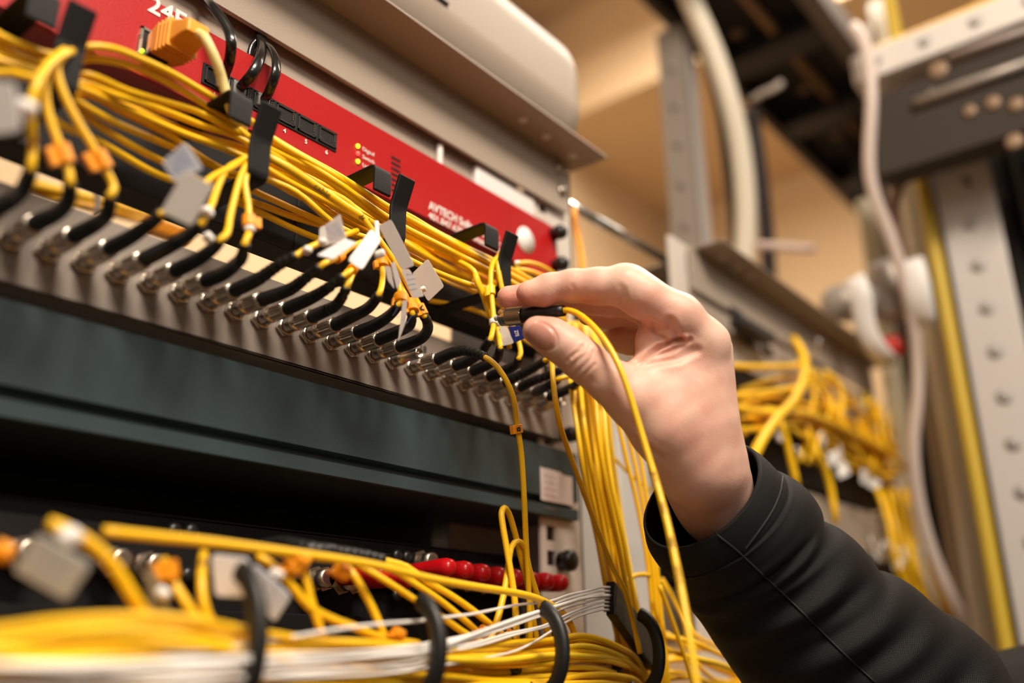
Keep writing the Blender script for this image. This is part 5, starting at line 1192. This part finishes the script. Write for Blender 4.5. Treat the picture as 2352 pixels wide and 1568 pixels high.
def seg_dist(P, poly):
    D = np.full(len(P), 1e9)
    for i in range(len(poly) - 1):
        a = np.array(poly[i], float); b = np.array(poly[i + 1], float); ab = b - a
        t = np.clip(((P - a) @ ab) / ab.dot(ab), 0, 1); D = np.minimum(D, np.linalg.norm(P - a - t[:, None] * ab, axis=1))
    return D
zc5 = lambda *p: [(1050 + x / 3.357, 560 + y / 3.357) for x, y in p]
disp = np.zeros(nv)
def crease(poly, w, a, f=True):
    global disp
    d = seg_dist(PXY, poly); k = np.exp(-(d / w) ** 2) * (facing if f else 1); disp -= a * k
    disp += a * .35 * np.exp(-((d - 2.1 * w) / w) ** 2) * (facing if f else 1)
crease(zc5((1372,912),(1440,880),(1560,800),(1660,755),(1740,735)), 5, .0022)
crease(zc5((1380,925),(1500,870),(1640,830),(1790,740)), 5, .0008)
crease(zc5((1400,940),(1560,905),(1700,890),(1850,820)), 8, .0007)
crease(zc5((1400,600),(1470,590),(1560,640),(1620,660)), 7, .0010)
crease(zc5((1510,640),(1540,700),(1600,730)), 7, .0010)
crease(zc5((1640,600),(1680,680),(1700,720)), 9, .0008)
crease(zc5((1262,330),(1280,400),(1230,480)), 6, .00025)
crease(zc5((1300,350),(1310,430),(1290,500)), 5, .00015)
crease(zc5((895,330),(905,400),(885,480)), 5, .0002)
crease(zc5((1100,480),(1200,470),(1260,455)), 4, .0001)
for q in (((870,960),(930,900),(990,850),(1010,800)), ((905,1010),(960,960),(1030,890),(1045,830)), ((850,900),(900,850),(960,820),(980,780)), ((950,1040),(1010,980),(1060,930)), ((890,870),(930,830),(960,790))): crease(zc5(*q), 4, .00032)
crease(zc5((1060,1060),(1100,960),(1090,860)), 10, .0005)
crease([(1418,1000),(1452,1050),(1500,1092)], 5, .0005); crease([(1430,1000),(1480,1055),(1530,1090)], 6, .0004); crease([(1424,980),(1470,1020),(1520,1050)], 7, .0004)
# fine skin undulation
ph = cc * 1000
disp += .000012 * np.sin(ph[:, 0] * 1.3 + 2 * np.sin(ph[:, 1] * .35)) * np.sin(ph[:, 1] * 1.1 + np.sin(ph[:, 0] * .5)) 
disp += .00007 * np.sin(ph[:, 0] * .42 + ph[:, 1] * .21) * np.sin(ph[:, 1] * .38 - ph[:, 2] * .3)
# thumb nail bed
nail_c = np.array(zc5((650, 712))[0]); na = math.radians(38)
du = PXY - nail_c; nu = du[:, 0] * math.cos(na) + du[:, 1] * math.sin(na); nvv = -du[:, 0] * math.sin(na) + du[:, 1] * math.cos(na)
nq = np.sqrt((nu / 38) ** 2 + (nvv / 29) ** 2)
disp -= .00055 * np.exp(-((nq - 1.02) / .10) ** 2) * facing * (nu > -30)
co_ += nr * disp[:, None]
me2.vertices.foreach_set('co', co_.ravel().astype(np.float32)); me2.update()
me2.polygons.foreach_set('use_smooth', np.ones(len(me2.polygons), bool))
# colour of the skin itself
ca = me2.color_attributes.new('skin', 'FLOAT_COLOR', 'POINT')
base = np.array([.74, .47, .37]); red = np.array([.74, .27, .21]); pale = np.array([.82, .60, .48])
def near(px, py, r): return np.exp(-(((PXY - np.array([px, py])) ** 2).sum(1)) / r ** 2)
wr = .75 * near(1165, 695, 34) + .6 * near(1215, 690, 40) + .45 * near(1350, 690, 55) + .35 * near(1480, 700, 60) + .3 * near(1240, 745, 50) + .28 * near(1560, 790, 70) + .22 * near(1600, 1000, 80)
wr += .12 * (np.sin(ph[:, 0] * .35 + 1) * np.sin(ph[:, 1] * .31 + ph[:, 2] * .2))
wr = np.clip(wr, 0, 1)
wp = np.clip(.9 * near(1226, 648, 17) + .6 * near(1450, 625, 70) + .5 * near(1660, 760, 60), 0, 1)
colr = base * (1 - wr[:, None]) + red * wr[:, None]; colr = colr * (1 - wp[:, None]) + pale * wp[:, None]
inn = (nq < 1.0) & (facing > .2)
colr[inn] = colr[inn] * .35 + np.array([.66, .33, .28]) * .65
moon = inn & (nu > 18)
ca.data.foreach_set('color', np.concatenate([colr, np.ones((nv, 1))], 1).ravel().astype(np.float32))
m, N, L, b = _mat('skin')
at = N.new('ShaderNodeVertexColor'); at.layer_name = 'skin'
tc = N.new('ShaderNodeTexCoord'); n1 = N.new('ShaderNodeTexNoise'); n1.inputs['Scale'].default_value = 90; n1.inputs['Detail'].default_value = 6; L.new(tc.outputs['Object'], n1.inputs['Vector'])
mx = N.new('ShaderNodeMixRGB'); mx.blend_type = 'MULTIPLY'; mx.inputs[0].default_value = .35
cr_ = N.new('ShaderNodeValToRGB'); cr_.color_ramp.elements[0].position = .35; cr_.color_ramp.elements[0].color = (.80, .62, .58, 1); cr_.color_ramp.elements[1].position = .65; cr_.color_ramp.elements[1].color = (1, 1, 1, 1)
L.new(n1.outputs['Fac'], cr_.inputs[0]); L.new(at.outputs['Color'], mx.inputs[1]); L.new(cr_.outputs[0], mx.inputs[2]); L.new(mx.outputs[0], b.inputs['Base Color'])
b.inputs['Roughness'].default_value = .45; b.inputs['Specular IOR Level'].default_value = .4
b.inputs['Subsurface Weight'].default_value = .25; b.inputs['Subsurface Radius'].default_value = (1, .35, .2); b.inputs['Subsurface Scale'].default_value = .004
v1 = N.new('ShaderNodeTexVoronoi'); v1.inputs['Scale'].default_value = 1500; L.new(tc.outputs['Object'], v1.inputs['Vector'])
bp_ = N.new('ShaderNodeBump'); bp_.inputs['Strength'].default_value = .22; bp_.inputs['Distance'].default_value = .0003; L.new(v1.outputs[0], bp_.inputs['Height']); L.new(bp_.outputs[0], b.inputs['Normal'])
M['skin'] = m; me2.materials.clear(); me2.materials.append(m)
ob.parent = person
# nails as plates laid on the finger
from mathutils.bvhtree import BVHTree
bvh = BVHTree.FromPolygons([tuple(v) for v in co_], [tuple(p.vertices) for p in me2.polygons])
def nail(c, ang, a, b_, name, lift=.00035, m=None):
    nu_, nv_ = 14, 12; vs = []; ok = True; grid = {}
    for i in range(nu_ + 1):
        for j in range(nv_ + 1):
            u = -1 + 2 * i / nu_; v = -1 + 2 * j / nv_
            uu = u * math.sqrt(1 - v * v / 2.2); vv = v * math.sqrt(1 - u * u / 2.2)
            x = c[0] + a * uu * math.cos(ang) - b_ * vv * math.sin(ang); y = c[1] + a * uu * math.sin(ang) + b_ * vv * math.cos(ang)
            r = ray(x, y); r /= np.linalg.norm(r); hit = bvh.ray_cast(Vector(CAM), Vector(r))
            if hit[0] is None: return None
            e = max(abs(u), abs(v)); l = lift * (1 - .9 * e ** 6)
            grid[i, j] = len(vs); vs.append(np.array(hit[0]) + np.array(hit[1]) * (l if np.dot(hit[1], r) < 0 else -l))
    fs = [(grid[i, j], grid[i + 1, j], grid[i + 1, j + 1], grid[i, j + 1]) for i in range(nu_) for j in range(nv_)]
    mb = MB(); mb.add(vs, fs, True); return mb.build(name, m or M['nail'], person)
M['nail'] = mat('finger_nail', (.56, .27, .21), .26, spec=.6, sss=.15)
nail(zc5((650, 712))[0], na, 35, 27, 'thumb_nail', .00022)
#o_nail = nail((1252, 648), math.radians(-12), 21, 5, 'finger_nail', .0003)
# ring worn on the ring finger
c = J(1486, 752, .470)
mb = MB(); mb.lathe([(-.0012, .0074), (-.0009, .0082), (.0009, .0082), (.0012, .0074)], 28)
rg = mb.build('finger_ring', M['brass'], person); q = Vector((0, -1, 0)).rotation_difference(Vector(ROT @ (J(1500, 778, .497) - J(1445, 788, .496))).normalized())
cen = cam2world(J(1452, 787, .4963)[None])[0]
for v in rg.data.vertices: v.co = q @ v.co + Vector(cen)

# ---- sleeve
UP = [(1726,1029),(1754,1049),(1790,1084),(1806,1090),(1836,1108),(1862,1136),(1875,1160),(1880,1186),(1900,1200),(1930,1214),(1970,1247),(1998,1283),(2018,1309),(2058,1322),(2096,1345),(2132,1377),(2162,1401),(2205,1424),(2241,1453),(2277,1489),(2300,1530),(2330,1590),(2360,1660),(2400,1760)]
LO = [(1490,1238),(1496,1272),(1516,1302),(1524,1308),(1538,1322),(1552,1338),(1562,1355),(1572,1375),(1580,1391),(1590,1404),(1609,1428),(1625,1452),(1640,1476),(1656,1499),(1680,1535),(1703,1568),(1728,1604),(1755,1644),(1785,1690),(1820,1740),(1850,1790),(1890,1850),(1940,1910),(2000,1980)]
NR = 72; ringsV = []; 
def densify(A, k): 
    P = cr([np.array([p[0], p[1], 0.]) for p in A], n=k); return [(p[0], p[1]) for p in P]
UPd, LOd = densify(UP, 5), densify(LO, 5); ns = len(UPd)
def sleeve_ring(i, inset=0., shiftk=1.0):
    s = i / (ns - 1); d = .470 + .065 * s
    Uc, Lc = CP3(*UPd[i], d), CP3(*LOd[i], d); c = (Uc + Lc) / 2; Wv = (Uc - Lc) / 2; hw = np.linalg.norm(Wv)
    Wn = Wv / hw; Az = np.array([0, 0, 1.]); Az = Az - Wn * Az.dot(Wn); Az /= np.linalg.norm(Az)
    axis = np.cross(Az, Wn)
    hd = hw * (.80 if s < .1 else .86)
    til = max(0, 1 - s / .5)
    out = []
    for k in range(NR):
        t = 2 * math.pi * k / NR
        a, b__ = math.cos(t), math.sin(t)       # b>0 : far side
        r = 1.0
        fold = 0
        if s > .16:
            e = min(1, (s - .16) / .08)
            sl = s * 23 + 1.1 * a
            fold = e * (.045 * math.sin(sl * 2.1 + 1.5 * b__) + .034 * math.sin(sl * 3.7 - 2.2 * a + 1) * math.cos(1.3 * t) + .016 * math.sin(t * 5 + s * 22))
            fold *= (1 - abs(a) ** 6)           # silhouettes stay as traced
        elif .1 < s: fold = 0
        r += fold
        # cuff seam groove and the long seam
        p = c + Wn * (hw - inset) * a * (1 + (r - 1) * .3) + Az * (hd - inset) * b__ * r
        sh = b__ * til
        p = p + np.array([-.0085, -.0096, 0]) * sh
        out.append(p)
    return out
seam_i = 12
def loft(i0, i1, inset0=0., name='jacket_sleeve', m=None, grooves=(), closed_end=False, thick=.0016):
    V = []; 
    idx = list(range(i0, i1 + 1))
    for i in idx:
        ins = 0.
        for gi, gw, ga in grooves: ins += ga * math.exp(-((i - gi) / gw) ** 2)
        V += sleeve_ring(i, inset0 + ins)
    n = len(idx); F = []
    for r_ in range(n - 1):
        for k in range(NR):
            j = (k + 1) % NR; F.append((r_ * NR + k, r_ * NR + j, (r_ + 1) * NR + j, (r_ + 1) * NR + k))
    # inner wall
    if i0 == 0:
        off = len(V)
        for q_ in range(9):
            V += sleeve_ring(q_, inset0 + thick + .0004 * q_)
        for r_ in range(8):
            for k in range(NR):
                j = (k + 1) % NR; F.append((off + r_ * NR + k, off + (r_ + 1) * NR + k, off + (r_ + 1) * NR + j, off + r_ * NR + j))
        for k in range(NR): j = (k + 1) % NR; F.append((k, off + k, off + j, j))
    Wd = cam2world(np.array(V)); mb = MB(); mb.add(Wd.tolist(), F, True)
    o = mb.build(name, m, person)
    # uv in metres for the weave
    uvl = o.data.uv_layers.new(name='weave'); hw0 = .045
    for poly in o.data.polygons:
        ks = [vi % NR for vi in poly.vertices]; wrap = max(ks) - min(ks) > NR // 2
        for li, vi in zip(poly.loop_indices, poly.vertices):
            k = vi % NR
            if wrap and k == 0: k = NR
            uvl.data[li].uv = (k / NR * 2 * math.pi * hw0, (vi // NR) * .0031)
    return o
m, N, L, b = _mat('black_woven_softshell')
b.inputs['Roughness'].default_value = .58; b.inputs['Specular IOR Level'].default_value = .20
b.inputs['Sheen Weight'].default_value = .02; b.inputs['Sheen Roughness'].default_value = .4
uvn = N.new('ShaderNodeUVMap'); uvn.uv_map = 'weave'; sx = N.new('ShaderNodeSeparateXYZ'); L.new(uvn.outputs[0], sx.inputs[0])
def mth(op, a, bb=None):
    n_ = N.new('ShaderNodeMath'); n_.operation = op
    if isinstance(a, float): n_.inputs[0].default_value = a
    else: L.new(a, n_.inputs[0])
    if bb is not None:
        if isinstance(bb, float): n_.inputs[1].default_value = bb
        else: L.new(bb, n_.inputs[1])
    return n_.outputs[0]
su = mth('SINE', mth('MULTIPLY', sx.outputs[0], 2 * math.pi / .00115)); sv = mth('SINE', mth('MULTIPLY', sx.outputs[1], 2 * math.pi / .00115))
wv = mth('MULTIPLY', su, sv)
mxn = N.new('ShaderNodeMixRGB'); mxn.inputs[1].default_value = (.0030, .0028, .0030, 1); mxn.inputs[2].default_value = (.0100, .0094, .0100, 1)
L.new(mth('ADD', mth('MULTIPLY', wv, .5), .5), mxn.inputs[0]); L.new(mxn.outputs[0], b.inputs['Base Color'])
bb_ = N.new('ShaderNodeBump'); bb_.inputs['Strength'].default_value = .35; bb_.inputs['Distance'].default_value = .0004; L.new(wv, bb_.inputs['Height']); L.new(bb_.outputs[0], b.inputs['Normal'])
M['cloth'] = m
loft(0, seam_i, 0, 'jacket_cuff', M['cloth'], ((seam_i, .8, .0012),))
sl_o = loft(seam_i, ns - 1, 0, 'jacket_sleeve', M['cloth'], ((seam_i, .8, .0012),))
# upper arm going off to the right
def limb(pts, name, m, n=28):
    mb = MB(); P = [cam2world(p[None])[0] for p, r in pts]; R_ = [r for p, r in pts]
    cp = cr(P, .01); tt = np.linspace(0, 1, len(cp)); rr = np.interp(tt, np.linspace(0, 1, len(R_)), R_)
    mb.tube(cp, 1., n, rr=[r for r in rr]); return mb.build(name, m, person)
ua = limb([(CP3(2180, 1760, .545), .060), (CP3(2300, 1740, .575), .064), (CP3(2560, 1660, .65), .062), (CP3(2900, 1500, .78), .066), (CP3(3200, 1350, .90), .07)], 'jacket_sleeve', M['cloth'])
# seams
def seam(poly, name, r=.0006, m=None, lift=.0004, step=2):
    bv = BVHTree.FromPolygons([v.co[:] for v in sl_o.data.vertices] , [tuple(p.vertices) for p in sl_o.data.polygons])
    cf = [o for o in person.children if o.name.startswith('jacket_cuff')][0]
    bv2 = BVHTree.FromPolygons([v.co[:] for v in cf.data.vertices], [tuple(p.vertices) for p in cf.data.polygons])
    P = []; D = cr([np.array([p[0], p[1], 0.]) for p in poly], 12.)
    for p in D:
        rr_ = ray(p[0], p[1]); rr_ /= np.linalg.norm(rr_)
        hs = [h for h in (bv.ray_cast(Vector(CAM), Vector(rr_)), bv2.ray_cast(Vector(CAM), Vector(rr_))) if h[0] is not None]
        if not hs: continue
        h = min(hs, key=lambda h: h[3]); P.append(np.array(h[0]) - rr_ * lift)
    mb = MB(); mb.tube(P, r, 8); return mb.build(name, m or M['cloth_seam'], person)
M['cloth_seam'] = mat('seam_black', (.006, .006, .0065), .7)
seam([(1622,1206),(1655,1234),(1697,1268),(1750,1318),(1805,1369),(1860,1423),(1914,1477),(1970,1530),(2011,1567)], 'sleeve_seam', .0005)
M['stitch'] = mat('stitch_thread', (.035, .033, .036), .6)
SP = [(1798,1094),(1794,1123),(1783,1155),(1765,1188),(1740,1224),(1707,1268)]
seam(SP, 'cuff_seam', .0006)

# ---- the held connector
A0, A1, A2, A3 = [cam2world(CP3(*p)[None])[0] for p in ((1152,729,.463), (1203,724,.456), (1296,713,.446), (1310,712,.444))]
hc = thing('fibre_patch_lead', 'yellow patch lead with knurled metal connector held in the fingers', 'patch lead', tuple(A1))
dv = (A1 - A0); Lh = np.linalg.norm(dv); dv /= Lh
q = Vector((0, -1, 0)).rotation_difference(Vector(dv)).to_matrix().to_4x4(); T = Matrix.Translation(tuple(A0)) @ q
rk = .0046
mb = MB(); mb.lathe([(0, .0034), (0, rk * .93), (.0002, rk * .97), (Lh * .30, rk * .97)], 40, T, caps=False); mb.lathe([(0, .0034), (.006, .0032)], 30, T, caps=False); mb.lathe([(Lh * .30, rk * .97), (Lh * .31, rk * 1.02), (Lh * .98, rk * 1.02), (Lh, rk * .98)], 68, T, knurl=(1, 2, .0006), smooth=False); mb.build('coupling_nut', M['nickel_held'] if 'nickel_held' in M else M['nickel'], hc)
mb = MB(); mb.lathe([(-.0040, .0012), (-.0036, .00155), (.006, .00155)], 20, T); mb.build('ferrule', M['white_plastic'], hc)
dv2 = (A2 - A1); L2_ = np.linalg.norm(dv2); dv2 /= L2_; q2 = Vector((0, -1, 0)).rotation_difference(Vector(dv2)).to_matrix().to_4x4()
mb = MB(); mb.lathe([(-.0004, .0036), (.0008, .0039), (.004, .0040), (L2_ * .5, .0034), (L2_ * .85, .0029), (L2_, .0027), (L2_, .0018)], 30, Matrix.Translation(tuple(A1)) @ q2); mb.build('boot', M['black_sleek'] if 'black_sleek' in M else M['black'], hc)
pp7 = [(1290,713,.4465),(1302,712,.445),(1325,719,.440),(1350,737,.434),(1378,767,.427),(1402,802,.421),(1426,850,.415),(1446,905,.411),(1463,960,.408),(1481,1020,.404),(1501,1085,.398),(1521,1155,.389),(1537,1220,.380),(1551,1285,.371),(1565,1355,.361),(1578,1430,.351),(1590,1505,.343),(1603,1590,.336),(1620,1700,.33)]
cp7 = cr([cam2world(CP3(*p)[None])[0] for p in pp7], .003); mb = MB(); mb.tube(cp7, .0015, 14); hcab = mb.build('cable', M['yellow'], hc)
for (x, y, s_) in ((1497, 1085, 'SM 9/125'), (1516, 1150, '3.0mm'), (1537, 1235, 'FIBER'), (1552, 1310, 'OPTICAL')):
    cable_print(cp7, x, y, s_, .0022, .0015, hcab)
# ------------------------------------------------------------------ light
def area(name, loc, rot, size, power, col, sy=None):
    L = bpy.data.lights.new(name, 'AREA'); L.energy = power; L.color = col; L.size = size
    if sy: L.shape = 'RECTANGLE'; L.size_y = sy
    o = bpy.data.objects.new(name, L); COL.objects.link(o); o.location = loc; o.rotation_euler = rot; return o
def aim(o, tgt):
    d = Vector(tgt) - o.location; o.rotation_euler = d.to_track_quat('-Z', 'Y').to_euler()
a = area('ceiling_and_fill_light', (-.35, -.95, 2.60), (0, 0, 0), .55, 36, (1, .86, .70), .35); aim(a, (.1, -.1, 1.6))
a = area('ceiling_and_fill_light', (1.6, -.1, 3.3), (0, 0, 0), 1.3, 62, (1, .88, .74), 1.0)  # unseen light added to brighten the tan walls behind
a = area('ceiling_and_fill_light', (1.1, .55, 3.4), (0, 0, 0), 1.2, 28, (1, .88, .74), .9)  # another unseen light, added for the back wall
a = area('ceiling_and_fill_light', (-1.1, -1.75, 2.35), (0, 0, 0), .8, 12, (1, .88, .74), .5); aim(a, (.1, -.1, 1.5))  # soft fill added behind the viewpoint to light the fronts
W = bpy.data.worlds.new('world'); SC.world = W; W.use_nodes = True
_N = W.node_tree.nodes; _L = W.node_tree.links
_tc = _N.new('ShaderNodeTexCoord'); _sp = _N.new('ShaderNodeSeparateXYZ'); _mr = _N.new('ShaderNodeMapRange'); _mx = _N.new('ShaderNodeMixRGB')
_mr.inputs[1].default_value = -.25; _mr.inputs[2].default_value = .45
_L.new(_tc.outputs['Generated'], _sp.inputs[0]); _L.new(_sp.outputs[2], _mr.inputs[0]); _L.new(_mr.outputs[0], _mx.inputs[0])
_mx.inputs[1].default_value = (.16, .085, .045, 1); _mx.inputs[2].default_value = (1, .86, .72, 1)
_L.new(_mx.outputs[0], _N['Background'].inputs[0]); _N['Background'].inputs[1].default_value = .34

# ------------------------------------------------------------------ camera
cam = bpy.data.cameras.new('camera'); co = bpy.data.objects.new('camera', cam); COL.objects.link(co)
cam.sensor_width = 36; cam.lens = F_PX / 2352 * 36
R = Matrix(((ROT[0][0], -ROT[0][1], -ROT[0][2]), (ROT[1][0], -ROT[1][1], -ROT[1][2]), (ROT[2][0], -ROT[2][1], -ROT[2][2])))
co.matrix_world = Matrix.Translation(tuple(CAM)) @ R.to_4x4()
cam.clip_start = .01
cam.dof.use_dof = USE_DOF; cam.dof.focus_distance = .475; cam.dof.aperture_fstop = 2.9
SC.camera = co
SC.view_settings.view_transform = 'Standard'; SC.view_settings.look = 'None'; SC.view_settings.gamma = 1; SC.view_settings.use_curve_mapping = False
SC.view_settings.exposure = EXPO
